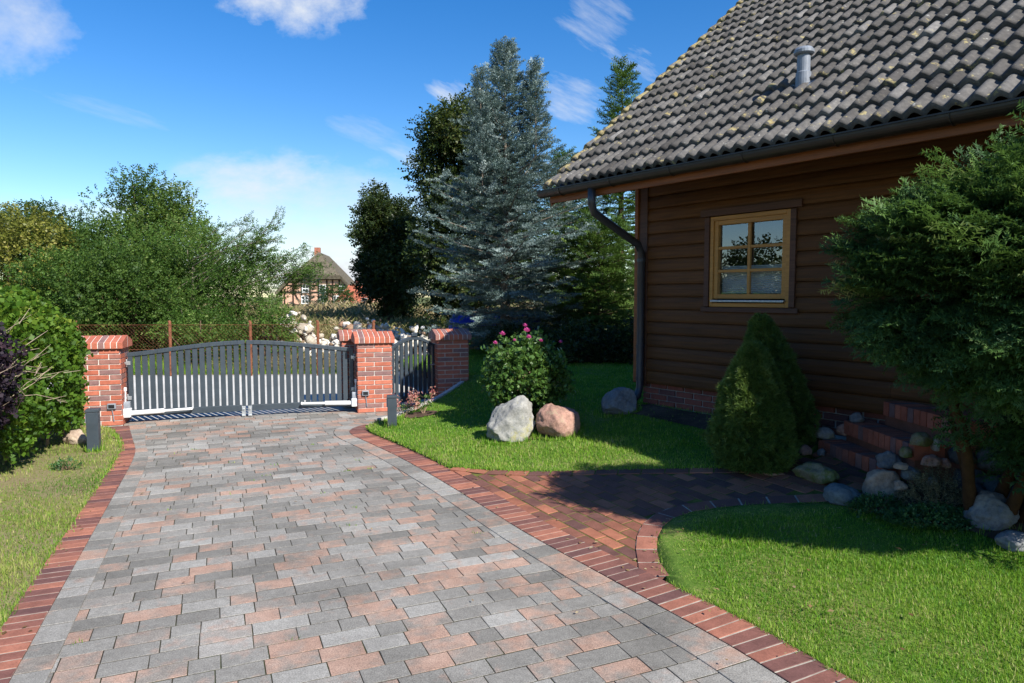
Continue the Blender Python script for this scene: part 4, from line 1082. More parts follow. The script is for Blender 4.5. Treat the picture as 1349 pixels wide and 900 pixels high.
broadleaf('tallest tree of the left group, with a narrow pointed top', -14.4, 26.5, -.09, 6.35, 2.1, 'broad', 4, ntw=4600, leafs=.28, low=.12, shape=pointed, tint0=.36)
broadleaf('slim pointed tree just right of the tallest one of the left group', -12.3, 25, -.09, 5.65, 1.75, 'broad', 5, ntw=3600, leafs=.27, low=.15, shape=pointed, tint0=.62)
rb = random.Random(77); ex = []
for k in range(46):
    a = rb.uniform(-.35, 1.25); e = .1+.75*rb.random()
    b0 = Vector((-7.8+rb.uniform(-1.3, 1.0), 19+rb.uniform(-.8, .8), 2.0+rb.uniform(-.3, .9)))
    L = rb.uniform(1.1, 2.0)
    ex.append((tuple(b0), tuple(b0+Vector((math.cos(e)*math.cos(a)*L*1.05, rb.uniform(-.4, .4), math.sin(e)*L)))))
for k in range(16):
    b0 = Vector((-6.5, 19+rb.uniform(-.8, .8), 1.9+rb.uniform(-.2, .6))); L = rb.uniform(.9, 1.4)
    e = rb.uniform(.15, .6); ex.append((tuple(b0), tuple(b0+Vector((math.cos(e)*L, rb.uniform(-.3, .3), math.sin(e)*L)))))
broadleaf('wide plum bush with long free shoots reaching towards the half-timbered house', -8.9, 19, -.09, 3.7, 2.1, 'bright', 6, ntw=6200, leafs=.24, low=.08, extra=ex, tw=TWN, bark='grey_bark', name='plum_tree', rx=2.35)
broadleaf('dense bush under the trees behind the left gate pillar', -10.4, 18.6, -.09, 3.3, 1.7, 'broad', 7, ntw=4600, leafs=.22, low=.02, name='bush', cat='bush')
broadleaf('grey green thicket beneath the yellowish tree by the fence', -12.0, 19.3, -.09, 2.9, 1.6, 'bright', 31, ntw=4600, leafs=.22, low=.02, name='bush', cat='bush')
broadleaf('dark round topped tree standing alone beyond the weeds', -5.3, 30, .0, 6.6, 1.42, 'dark_broad', 8, ntw=13000, leafs=.32, low=.02, nclump=70, cr=.40, dens_in=.55)
broadleaf('big dark leafed tree rising behind the left side of the blue cedar', -1.5, 25, .0, 8.9, 1.95, 'dark_broad', 9, ntw=19000, leafs=.32, low=.05, nclump=100, cr=.42, dens_in=.5)
broadleaf('bright green bush among the rubble beside the shaded pillar', -2.0, 18.2, -.09, 1.15, .75, 'olive', 10, ntw=1500, leafs=.17, low=.0, nclump=20, name='bush', cat='bush', tw=TWN)
broadleaf('low leafy bush behind the wire fence at the middle of the gate', -5.9, 16.2, -.09, 1.35, .8, 'bright', 11, ntw=1500, leafs=.17, low=.0, nclump=20, name='bush', cat='bush')
broadleaf('low leafy bush behind the wire fence under the plum bush', -7.6, 16.6, -.09, 1.5, .9, 'bright', 12, ntw=1700, leafs=.17, low=.0, nclump=20, name='bush', cat='bush')
broadleaf('small round bush in front of the red roofed house', -24.0, 92, 0, 3.2, 2.0, 'far_leaf', 13, ntw=700, leafs=.6, low=.0, nclump=14, name='bush', cat='bush', group=None)
broadleaf('broad tree far left of the house, seen mirrored in its window', -13, 5.2, 0, 3.5, 2.0, 'dark_broad', 14, ntw=2600, leafs=.34, low=.1, group='trees mirrored in the window')
broadleaf('lower tree behind the hedge, seen mirrored in the window', -15.5, 9.5, 0, 3.9, 2.4, 'dark_broad', 15, ntw=2600, leafs=.34, low=.1, group='trees mirrored in the window')

def conifer(label, x, y, z0, top, R, prof, elev, mat, seed, name, nb=120, spray=None, ssize=.3, dens=1.0, bark='bark', sec=.16, droop=.25, cat='tree', group=None, tmin=.03, leaders=0, topden=1.0, secl=.42, lean=(0, 0), tint0=.45, vary=(.72, 1.12)):
    global G
    G = np.random.default_rng(seed*7+1); rr = random.Random(seed)
    p = thing(name, label, cat, (x, y, z0), 0, group); Ht = top-z0; tb = MB()
    tp = [Vector((x+lean[0]*(i/8)**2, y+lean[1]*(i/8)**2, z0-.05+Ht*i/8)) for i in range(9)]
    tb.tube(tp, [max(.006, .02*Ht*(1-i/8.05)) for i in range(9)], 8)
    O, D, S, T = [], [], [], []
    stems = [(Vector((x, y, z0)), Ht, 1.0)]
    for _ in range(leaders):
        a = rr.uniform(0, 2*PI); f = rr.uniform(.15, .42)
        stems.append((Vector((x+math.cos(a)*f*R, y+math.sin(a)*f*R, z0)), Ht*rr.uniform(.74, .95), .30))
    for si, (sb, sh, sf) in enumerate(stems):
        n = int(nb*(1 if si == 0 else .16)); lo = tmin if si == 0 else .62
        if si: tb.tube([tp[4], sb+Vector((0, 0, sh*.7)), sb+Vector((0, 0, sh))], [.03, .018, .004], 6)
        for i in range(n):
            t_ = lo+(1-lo)*((i+rr.random())/n)**.92
            if t_ > .995: continue
            az = i*2.39996+rr.uniform(-.4, .4); L = R*prof(t_)*rr.uniform(*vary)*sf
            el = elev(t_)+rr.uniform(-.12, .12)
            b = sb+Vector((0, 0, sh*t_)); pts = []; m = 7
            q = b.copy(); pts.append(q.copy()); e = el
            for k in range(m):
                e = el-droop*math.sin(PI*k/m)*.6+droop*.7*(k/m)**2
                q = q+Vector((math.cos(az)*math.cos(e), math.sin(az)*math.cos(e), math.sin(e)))*(L/m)
                pts.append(q.copy())
            tb.tube(pts, [max(.003, .014*L*(1-k/(m+.3))) for k in range(m+1)], 4, cap=False)
            bt = rr.uniform(-.12, .12)
            # side shoots in the plane of the branch
            s_ = .12; sg = 1
            dirb = (pts[-1]-pts[0]).normalized(); side = Vector((-math.sin(az), math.cos(az), 0))
            while s_ < 1.0:
                k = min(m-1, int(s_*m)); f = s_*m-k; o = pts[k].lerp(pts[k+1], f)
                dl = (pts[k+1]-pts[k]).normalized()
                l2 = L*secl*(1-s_)*rr.uniform(.6, 1.1)+ssize*.5; sg = -sg
                d2 = (dl*.75+side*sg*.85+Vector((0, 0, rr.uniform(-.25, .12)))).normalized()
                ns = max(1, int(l2/(ssize*.62)))
                for j in range(ns):
                    O.append(o+d2*(l2*(j+.1)/ns)); D.append(d2+Vector((rr.gauss(0, .18), rr.gauss(0, .18), rr.gauss(0, .15)))); S.append(ssize*rr.uniform(.75, 1.2)*(1.1-.3*j/ns)); T.append(bt)
                s_ += sec*rr.uniform(.7, 1.3)/max(.25, L)/dens
            O.append(pts[-2]); D.append(pts[-1]-pts[-2]); S.append(ssize*1.1); T.append(bt+.1)
    tb.build('trunk', bark, p, w=True, smooth=True)
    O = np.array([tuple(o) for o in O]); D = np.array([tuple(d) for d in D]); S = np.array(S); T = np.array(T)
    V, F, TT = scatter(spray, O, D, S, tint0+T+G.normal(0, .12, len(O)), .25)
    npmesh('crown', V, F, mat, p, TT)
    return p
SPC = [tpl_spray(8, 9, .19, .062, .7, .85, fwd=.45) for _ in range(3)]
SPS = [tpl_spray(8, 8, .17, .070, .5, .8) for _ in range(3)]
def cprof(t):
    if t < .22: return .80+.9*t
    return 1.0*(1-((t-.22)/.78)**1.15)*1.0+.04
conifer('tall blue cedar with silvery needles and several thin leaders, behind the rose bush', -.15, 15.0, .38, 6.95, 2.0, cprof, lambda t: .08+.95*t**1.6, 'cedar', 5, 'cedar_tree', nb=230, spray=SPC, ssize=.25, dens=1.2, vary=(.45, 1.28), bark='grey_bark', sec=.17, droop=.2, leaders=5, tint0=.5)
def sprof(t): return max(.02, (1-t))**.85
conifer('green spruce behind the house, its thin top showing above the roof', 2.75, 17.4, .38, 7.35, 2.05, sprof, lambda t: -.15+.75*t, 'spruce', 6, 'spruce_tree', nb=190, spray=SPS, ssize=.30, dens=1.5, sec=.19, droop=.35, tmin=.0, tint0=.5)
conifer('low bright green conifer in front of the spruce, beside the house corner', 1.9, 15.0, .38, 3.1, 1.6, lambda t: (1-t*.8)**.6, lambda t: .1+.5*t, 'spruce', 7, 'conifer_shrub', nb=110, spray=SPS, ssize=.28, dens=1.5, sec=.16, droop=.3, tmin=.0, tint0=.6)
conifer('bushy green conifer between the blue cedar and the spruce', 1.3, 17.4, .38, 5.2, 1.75, lambda t: (1-t)**.7, lambda t: .1+.5*t, 'spruce', 8, 'conifer_shrub', nb=130, spray=SPS, ssize=.30, dens=1.5, sec=.18, droop=.3, tmin=.0, tint0=.55)
conifer('dark bluish conifer in front of the half-timbered house', -17.7, 60, 0, 3.7, 1.75, lambda t: (1-t)**.55, lambda t: .1+.5*t, 'blue_spruce', 9, 'conifer_shrub', nb=60, spray=SPS, ssize=.5, dens=.5, sec=.35, droop=.3, tmin=.0)
conifer('slender spruce tip between the blue cedar and the roof, far back', 1.6, 21, .3, 5.2, 1.1, sprof, lambda t: .0+.7*t, 'spruce', 12, 'spruce_tree', nb=100, spray=SPS, ssize=.28, dens=1.2, sec=.22, droop=.3)
broadleaf('low dark shrub on the shaded lawn edge beneath the conifers', 1.35, 13.2, .38, 1.05, .75, 'dark_broad', 16, ntw=1500, leafs=.15, low=.0, nclump=24, name='shrub', cat='shrub', group='shrubs in the shade under the conifers')
broadleaf('low dark shrub beside the house corner under the conifers', 2.45, 13.6, .38, 1.2, .85, 'dark_broad', 17, ntw=1500, leafs=.15, low=.0, nclump=24, name='shrub', cat='shrub', group='shrubs in the shade under the conifers')
broadleaf('low dark shrub at the foot of the blue cedar', .35, 13.6, .38, 1.0, .7, 'dark_broad', 18, ntw=1300, leafs=.15, low=.0, nclump=22, name='shrub', cat='shrub', group='shrubs in the shade under the conifers')

# ------------------------------------------------------------------ yew at the right edge
def yew():
    global G
    G = np.random.default_rng(99); rr = random.Random(4)
    p = thing('yew_bush', 'large dark green yew with bright shoot tips in front of the house', 'bush', (3.14, 4.4, .2))
    c = np.array([3.06, 3.64, 1.80]); Rr = np.array([1.09, .36, .62]); AX = np.array([[.902, .431, 0], [-.431, .902, 0], [0, 0, 1]])
    tb = MB()
    for k in range(6):
        a = rr.uniform(0, 6.28); b = Vector((3.16+.10*math.cos(a), 4.42+.08*math.sin(a), .1))
        tip = Vector(c+AX@np.array([.8*math.cos(a), .25*math.sin(a), rr.uniform(.1, .6)]))
        pts = [b.lerp(tip, i/7)+Vector((.09*math.sin(i*1.3+k), .07*math.cos(i*1.7+k), 0))*(i/7) for i in range(8)]
        tb.tube(pts, [.036*(1-i/8.5)+.007 for i in range(8)], 8)
    for k in range(26):
        d = sphere_dirs(1)[0]; q = Vector(c+AX@(d*Rr*.78)); limbs(tb, tuple(c*.6+np.array([3.1, 4.2, 1.0])*.4), [tuple(q)], .03)
    tb.build('trunk', 'yew_bark', p, w=True, smooth=True)
    n = 6200; d = sphere_dirs(n); boxy = lambda q: (np.abs(q)**2.5).sum(1)**(-1/2.5); db = d*boxy(d)[:, None]
    lump = np.array([.86+.20*noise.noise(Vector(q)*2.1)+.12*noise.noise(Vector(q)*4.7+Vector((3, 1, 0))) for q in d])
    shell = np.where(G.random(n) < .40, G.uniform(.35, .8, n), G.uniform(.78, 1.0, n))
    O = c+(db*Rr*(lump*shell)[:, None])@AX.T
    hor = unit((d*np.array([1, 1, .25]))@AX.T+G.normal(0, .22, (n, 3)))
    D = unit(hor+np.array([0, 0, .08])+np.where(d[:, 2:3] < -.2, np.array([[0, 0, -.55]]), np.array([[0, 0, .12]])))
    S = G.uniform(.16, .31, n)*np.where(shell > .78, 1, .9)
    # long free shoots that break the outline
    m = 240; d2 = sphere_dirs(m*3); d2 = d2[d2[:, 2] > -.15][:m]; m = len(d2)
    lump2 = np.array([.86+.20*noise.noise(Vector(q)*2.1)+.12*noise.noise(Vector(q)*4.7+Vector((3, 1, 0))) for q in d2])
    O2 = c+(d2*boxy(d2)[:, None]*Rr*(lump2*.96)[:, None])@AX.T; D2 = unit((d2*np.array([1, 1, .5]))@AX.T+np.array([0, 0, .25])+G.normal(0, .2, (m, 3)))
    k3 = 750; O3 = np.array([3.44, 4.02, 1.02])+G.normal(0, 1, (k3, 3))*np.array([.20, .15, .18]); D3 = unit(G.normal(0, .8, (k3, 3))+np.array([-.2, -.4, -.5]))
    O2 = np.concatenate([O2, O3]); D2 = np.concatenate([D2, D3]); m += k3
    O = np.concatenate([O, O2]); D = np.concatenate([D, D2]); S = np.concatenate([S, G.uniform(.24, .40, m)])
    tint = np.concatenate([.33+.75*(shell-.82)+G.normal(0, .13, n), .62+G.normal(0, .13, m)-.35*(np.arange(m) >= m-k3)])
    tp = [tpl_spray(9, 17, .115, .030, .3, .75, fwd=.6) for _ in range(4)]
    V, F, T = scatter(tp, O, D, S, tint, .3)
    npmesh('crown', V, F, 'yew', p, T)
yew()

# ------------------------------------------------------------------ dwarf conifers
def dwarf(label, x, y, h, r, seed, n=5200, lean=(0, 0)):
    global G
    G = np.random.default_rng(seed); z0 = H(x, y)
    p = thing('dwarf_conifer', label, 'conifer', (x, y, z0), 0, 'cone shaped dwarf conifers')
    tb = MB(); tb.tube([(x, y, z0-.05), (x+lean[0]*.5, y, z0+h*.5), (x+lean[0]*.9, y, z0+h*.92)], [.04, .025, .006], 8)
    t_ = G.random(n)**1.25; a = G.uniform(0, 2*PI, n)
    pr = np.where(t_ < .22, .80+.2*np.sin(t_/.22*PI/2), ((1-t_)/.78)**.60)
    lump = np.array([1+.26*noise.noise(Vector((math.cos(b)*2.2, math.sin(b)*2.2, q*5+seed)))+.17*noise.noise(Vector((math.cos(b)*6, math.sin(b)*6, q*13))) for b, q in zip(a, t_)])
    f = np.where(G.random(n) < .35, G.uniform(.55, .9, n), G.uniform(.88, 1.0, n))
    rad = r*pr*lump*f+.012
    O = np.stack([x+lean[0]*t_+np.cos(a)*rad, y+lean[1]*t_+np.sin(a)*rad, z0+.02+h*t_*.97], 1)
    D = unit(np.stack([np.cos(a), np.sin(a), .35+.5*t_], 1)+G.normal(0, .35, (n, 3)))
    V, F, T = scatter([tpl_tuft(13, .17) for _ in range(4)], O, D, .048*G.uniform(.7, 1.3, n), .45+.9*(lump-1)+G.normal(0, .14, n), 1)
    for k in range(9):
        limb = Vector((math.cos(k*.7*PI), math.sin(k*.7*PI), .4)); b = Vector((x, y, z0+h*(.1+.08*k))); tb.tube([b, b+limb*r*.6*(1-.09*k)], [.012, .004], 5)
    tb.build('trunk', 'bark', p, w=True); npmesh('crown', V, F, 'dwarf', p, T)
dwarf('bright green cone shaped dwarf conifer with its front in the sun', 2.07, 5.80, 1.06, .335, 3, 7500, (-.02, 0))
dwarf('darker shaded cone shaped dwarf conifer behind the bright one at the wall', 2.50, 6.30, 1.19, .33, 4, 5500, (-.20, .02))

# ------------------------------------------------------------------ hedge, purple shrub
def hedge():
    global G
    G = np.random.default_rng(21)
    p = thing('hedge', 'tall green leafy hedge along the left side of the driveway', 'hedge', (-5.2, 6.8, 0))
    A, B = Vector((-4.95, 3.9)), Vector((-5.72, 8.35)); n = 10500
    ax = (B-A); L = ax.length; ax.normalize(); nx = Vector((ax.y, -ax.x))
    if nx.x < 0: nx = -nx
    s_ = G.uniform(-.02, 1.03, n); a = G.uniform(-.25*PI, 1.15*PI, n)
    O, D, tt = [], [], []
    for s0, a0 in zip(s_, a):
        w = .64-.16*max(0, s0-.55)/.45; h = 1.62-.30*max(0, s0-.75)/.25
        if s0 > .9: w *= math.sqrt(max(.1, 1-((s0-.9)/.14)**2))
        f = G.uniform(.45, .92) if G.random() < .42 else G.uniform(.9, 1.04)
        lump = 1+.17*noise.noise(Vector((s0*5.5, math.cos(a0)*1.6, math.sin(a0)*1.6)))+.09*noise.noise(Vector((s0*15, math.cos(a0)*4, math.sin(a0)*4)))
        cc, ss = math.cos(a0), math.sin(a0)
        ww = w*f*lump*(abs(cc)**.5)*(1 if cc > 0 else -1); zz = h*.5+h*.5*f*lump*(abs(ss)**.95)*(1 if ss > 0 else -1)
        if zz < .03: zz = G.uniform(.03, .35)
        q = A+ax*(s0*L)+nx*ww
        O.append((q.x, q.y, zz)); D.append((nx.x*cc, nx.y*cc, ss*.8+.25)); tt.append(.45+.8*(lump-1)+(.12 if zz > 1.2 else 0))
    O = np.array(O); D = unit(np.array(D)+G.normal(0, .45, (n, 3)))
    V, F, T = scatter(TWB, O, D, .125*G.uniform(.7, 1.25, n), np.array(tt)+G.normal(0, .15, n), .6)
    tb = MB(); rr = random.Random(3)
    for k in range(34):
        q = A+ax*(L*k/33)+nx*rr.uniform(-.25, .35); t2 = q+nx*rr.uniform(-.2, .25)+ax*rr.uniform(-.25, .25)
        tb.tube([(q.x, q.y, -.02), ((q.x+t2.x)/2+.04, (q.y+t2.y)/2, .6), (t2.x, t2.y, 1.3)], [.018, .012, .004], 5)
    tb.build('stem', 'twig', p, w=True); npmesh('foliage', V, F, 'hedge', p, T)
hedge()
def purple():
    global G
    G = np.random.default_rng(31); rr = random.Random(8)
    p = thing('purple_shrub', 'dark purple leaved shrub with bare pale twigs growing out of the hedge', 'shrub', (-4.75, 5.9, 0))
    n = 1000; d = sphere_dirs(n); d[:, 0] = np.abs(d[:, 0])*np.where(G.random(n) < .8, 1, -1)
    lump = np.array([1+.25*noise.noise(Vector(q)*2.3) for q in d])
    O = np.array([-4.74, 5.62, 1.0])+d*np.array([.42, .55, .58])*(lump*G.uniform(.72, 1.05, n))[:, None]
    D = unit(d+G.normal(0, .5, (n, 3))+np.array([0, 0, -.25]))
    V, F, T = scatter(TWB, O, D, .105*G.uniform(.7, 1.2, n), .5+G.normal(0, .25, n), .8)
    tb = MB()
    for k in range(26):
        a = rr.uniform(-.9, .9); b = Vector((-4.70+rr.uniform(-.1, .2), 5.8+rr.uniform(-.6, .5), .5+rr.uniform(0, .6)))
        e = b+Vector((rr.uniform(.22, .5), rr.uniform(-.4, .4), rr.uniform(-.15, .5)))
        m = b.lerp(e, .55)+Vector((rr.gauss(0, .03), rr.gauss(0, .03), .05)); tb.tube([b, m, e], [.0035, .0025, .001], 5)
        for j in range(2):
            f = rr.uniform(.4, .9); q = b.lerp(e, f); tb.tube([q, q+Vector((rr.uniform(0, .15), rr.uniform(-.15, .15), rr.uniform(-.05, .15)))], [.0035, .0015], 4)
    tb.build('twig', 'pale_twig', p, w=True); npmesh('foliage', V, F, 'purple', p, T)
purple()

# ------------------------------------------------------------------ rose bush, small plants
def flower(mb_parts, pos, r, k=3):
    n = 16; a = np.arange(n)*2.4; el = np.linspace(.2, 1.35, n)
    D = np.stack([np.cos(a)*np.cos(el), np.sin(a)*np.cos(el), np.sin(el)], 1)
    O = np.tile(np.array(pos), (n, 1))
    V = np.array([[0, 0, 0], [.5, .42, .1], [1, 0, .25], [.5, -.42, .1]]); F = np.array([[0, 1, 2, 3]])
    mb_parts.append(inst((V, F, np.zeros(4)), O, frames(D, (0, 0, 1), .1), np.full(n, r), .4+G.normal(0, .2, n)))
def rose():
    global G
    G = np.random.default_rng(41); rr = random.Random(2); x, y = .17, 7.98; z0 = H(x, y)
    p = thing('rose_bush', 'leafy rose bush with a few pink blooms behind the two boulders', 'rose bush', (x, y, z0))
    tb = MB(); tips = []
    for k in range(26):
        a = rr.uniform(0, 6.28); s_ = rr.uniform(.1, .46); t_ = Vector((x+math.cos(a)*s_*1.0, y+math.sin(a)*s_*.85, z0+rr.uniform(.45, 1.0)))
        tips.append(t_); limbs(tb, (x+rr.uniform(-.06, .06), y+rr.uniform(-.06, .06), z0), [tuple(t_)], .013, .4)
    tb.build('stem', 'twig', p, w=True)
    n = 1500; d = sphere_dirs(n)
    lump = np.array([.9+.24*noise.noise(Vector(q)*2.2+Vector((5, 0, 0)))+.12*noise.noise(Vector(q)*5) for q in d])
    O = np.array([x, y, z0+.55])+d*np.array([.50, .43, .47])*(lump*G.uniform(.45, 1.03, n)**.7)[:, None]
    D = unit(d+G.normal(0, .5, (n, 3))+np.array([0, 0, .1]))
    V, F, T = scatter([tpl_twig(6, .40, .17) for _ in range(4)], O, D, .125*G.uniform(.7, 1.25, n), .45+G.normal(0, .17, n), .6)
    npmesh('foliage', V, F, 'rose_leaf', p, T)
    for (fx, fz, r) in ((-.28, 1.10, .05), (-.36, 1.0, .04), (.0, 1.14, .055), (.02, 1.07, .045), (-.02, 1.2, .04), (-.14, 1.04, .03), (.38, 1.02, .035), (.16, 1.03, .035)):
        fl_ = []; flower(fl_, (x+fx, y-.28+.15*rr.random(), z0+fz-.05), r)
        V, F, T = join(fl_); npmesh('bloom', V, F, 'petal', p, T)
rose()
def pinkplant(x, y, h, label, nst, seed):
    global G
    G = np.random.default_rng(seed); rr = random.Random(seed); z0 = H(x, y)
    p = thing('flowering_plant', label, 'plant', (x, y, z0), 0, 'small pink flowering plants by the kerb')
    tb = MB(); O, D = [], []; bl = []
    for k in range(nst):
        e = Vector((x+rr.uniform(-.17, .17), y+rr.uniform(-.1, .1), z0+h*rr.uniform(.75, 1.0)))
        tb.tube([(x, y, z0), ((x+e.x)/2, (y+e.y)/2, z0+h*.5), e], [.005, .004, .003], 5)
        for j in range(5): O.append(Vector((x, y, z0+.03)).lerp(e, rr.uniform(.2, .85))); D.append((rr.gauss(0, 1), rr.gauss(0, 1), .3))
        bl.append(e)
    tb.build('stem', 'twig', p, w=True)
    V, F, T = scatter(TW, np.array([tuple(o) for o in O]), np.array(D), np.full(len(O), .10), .5+G.normal(0, .15, len(O))); npmesh('foliage', V, F, 'rose_leaf', p, T)
    for e in bl[:3]:
        n = 46; q = np.array(e)+G.normal(0, 1, (n, 3))*np.array([.024, .024, .045])
        V, F, T = scatter([tpl_twig(3, .5, .3)], q, sphere_dirs(n), np.full(n, .028), .5+G.normal(0, .25, n)); npmesh('bloom', V, F, 'bloom', p, T)
pinkplant(-1.17, 8.95, .30, 'small plant with two upright pink flower heads beside the kerb', 5, 51)
pinkplant(-1.42, 8.98, .2, 'smaller faded pink flower between the bollard light and the kerb', 3, 52)
def lowplant(label, x, y, rx, ry, h, mat, n, size, seed, name, tw=TW):
    global G
    G = np.random.default_rng(seed); z0 = H(x, y)
    p = thing(name, label, 'plant', (x, y, z0))
    r = np.sqrt(G.random(n)); a = G.uniform(0, 2*PI, n)
    O = np.stack([x+rx*r*np.cos(a), y+ry*r*np.sin(a), z0+.02+h*(1-r**2)*G.uniform(.2, 1, n)], 1)
    D = unit(np.stack([np.cos(a)*r, np.sin(a)*r, np.full(n, .9)], 1)+G.normal(0, .4, (n, 3)))
    V, F, T = scatter(tw, O, D, size*G.uniform(.7, 1.3, n), .45+G.normal(0, .2, n)); npmesh('foliage', V, F, mat, p, T)
    tb = MB()
    for k in range(18): tb.tube([(x, y, z0), tuple(O[k])], [.006, .002], 4)
    tb.build('stem', 'twig', p, w=True)
lowplant('dry twiggy heather with pale sprigs below the stone heap', 2.92, 4.62, .20, .15, .26, 'heath', 520, .11, 61, 'heather', [tpl_twig(14, .10, .02) for _ in range(3)])
lowplant('low spreading green ground cover at the bed edge below the heather', 2.78, 4.42, .30, .16, .10, 'cover', 900, .05, 62, 'ground_cover')
lowplant('low dark green ground cover left of the heather', 2.55, 4.66, .2, .14, .10, 'cover', 420, .05, 63, 'ground_cover')
lowplant('small weed tuft on the bare soil by the left hedge', -4.35, 6.6, .12, .1, .08, 'cover', 60, .06, 64, 'weed')

# ------------------------------------------------------------------ beyond the gate
def fence():
    p = thing('wire_fence', 'rusty chain link fence on thin posts beyond the gate', 'fence', (-6.5, 14.7, -.09))
    xs = [-12.9, -11.1, -9.32, -7.38, -5.67, -4.22, -3.0]; y = lambda x: 14.75+.03*(x+6)
    for x in xs:
        b = MB(); b.tube([(x, y(x), -.12), (x+R0.uniform(-.02, .02), y(x), 1.14)], .032, 8); b.lathe([(.034, 0), (.034, .02), (.01, .035)], (x, y(x), 1.14), 8)
        b.build('post', 'rust', p, w=True)
    m = MB(); z0, z1 = -.02, 1.08; st = .08; x = xs[0]-1.1
    while x < xs[-1]:
        for sg in (1, -1):
            a, b = (x, z0), (x+1.1, z1)
            if sg < 0: a, b = (x+1.1, z0), (x, z1)
            if b[0] > xs[-1] or a[0] > xs[-1] or min(a[0], b[0]) < xs[0]: continue
            m.tube([(a[0], y(a[0])-.03, a[1]), (b[0], y(b[0])-.03, b[1])], .0013, 3, cap=False)
        x += st
    for z in (z0+.02, .55, z1): m.tube([(xs[0], y(xs[0])-.034, z), (xs[-1], y(xs[-1])-.034, z)], .004, 4)
    m.build('wire_mesh', 'rust', p, w=True)
fence()
def rubble():
    global G
    G = np.random.default_rng(71); parts = []
    bm = bmesh.new(); bmesh.ops.create_icosphere(bm, subdivisions=1, radius=1)
    bv = np.array([v.co[:] for v in bm.verts]); bf = np.array([[v.index for v in f.verts] for f in bm.faces]); bm.free()
    tpls = []
    for k in range(7):
        v = bv.copy()
        for _ in range(9):
            n_ = unit(G.normal(0, 1, 3)); d = v@n_-G.uniform(.42, .75); v -= np.outer(np.maximum(d, 0), n_)
        tpls.append((v, bf, np.zeros(len(v))))
    for (cx, cy, rx, ry, h, n) in ((-5.5, 17.2, 1.25, .8, 1.5, 620), (-4.3, 17.6, .8, .6, 1.2, 240), (-2.1, 15.1, 1.1, .5, 1.18, 700), (-3.5, 17.2, 2.0, .7, 1.28, 800)):
        r = np.sqrt(G.random(n)); a = G.uniform(0, 2*PI, n)
        z = -.09+h*(1-r**1.3)*G.uniform(.55, 1.0, n)
        O = np.stack([cx+rx*r*np.cos(a), cy+ry*r*np.sin(a), z], 1)
        S = G.uniform(.035, .12, (n, 1))*G.uniform(.5, 1.4, (n, 3)); S[G.random(n) < .07] *= 1.8
        idx = G.integers(0, 7, n)
        for i in range(7):
            q = idx == i
            if q.any(): parts.append(inst(tpls[i], O[q], frames(sphere_dirs(q.sum()), (0, 0, 1), 1), S[q], G.random(q.sum())**.5))
        # the heap's earthy core
        parts.append(inst(tpls[0], np.array([[cx, cy, -.09+h*.30]]), np.eye(3)[None], np.array([[rx*.75, ry*.75, h*.42]]), [.02]))
    V, F, T = join(parts); o = npmesh('rubble', V, F, 'rubble', tint=T); setp(o, 'heaps of pale broken stone beyond the gate', kind='stuff')
rubble()
def weeds():
    global G
    G = np.random.default_rng(81); n = 15000
    d = G.uniform(18.2, 46, n); d[:700] = G.uniform(15.3, 16.3, 700); X = G.uniform(-.52, .06, n)*d*1.0; X[:700] = G.uniform(-7.0, -2.8, 700)
    O = np.stack([X, d, np.full(n, -.09)], 1)
    hz = .45+.75*np.clip((d-18)/16, 0, 1)
    pat = np.array([noise.noise(Vector((x*.35, y*.35, 0))) for x, y in O[:, :2]])
    keep = (d < 16.4) | ~((np.hypot(X+5.3, (d-17.2)*1.2) < 2.0) | (np.hypot(X+2.9, (d-17)*1.2) < .9)); O, hz, pat, d = O[keep], hz[keep], pat[keep], d[keep]; n = len(O)
    D = unit(np.stack([G.normal(0, .16, n), G.normal(0, .16, n), np.ones(n)], 1))
    tp = [tpl_twig(11, .30, .020, .55) for _ in range(3)]+[tpl_twig(9, .22, .045, .8) for _ in range(2)]
    V, F, T = scatter(tp, O, D, hz*(1+.35*pat)*G.uniform(.65, 1.2, n), .5+.45*pat+G.normal(0, .2, n), 1)
    o = npmesh('weeds', V, F, 'weeds', tint=T); setp(o, 'field of tall brownish weeds', kind='stuff')
weeds()

def treeline():
    global G
    G = np.random.default_rng(91); n = 9000
    a = G.uniform(-1.15, 1.0, n); a = a[(a < -.42) | (a > -.06)]; n = len(a); r = 190+12*np.sin(a*9)+G.normal(0, 5, n)
    top = np.array([5.5+3.2*noise.noise(Vector((q*14, 0, 0)))+1.6*noise.noise(Vector((q*47, 3, 0))) for q in a])
    O = np.stack([np.sin(a)*r, np.cos(a)*r, top*G.random(n)**.7-.2], 1)
    V, F, T = scatter(TWB, O, sphere_dirs(n)+np.array([0, 0, .3]), G.uniform(1.0, 2.2, n), .35+G.normal(0, .2, n))
    setp(npmesh('treeline', V, F, 'far_leaf', tint=T), 'distant line of trees on the horizon', kind='stuff')
treeline()
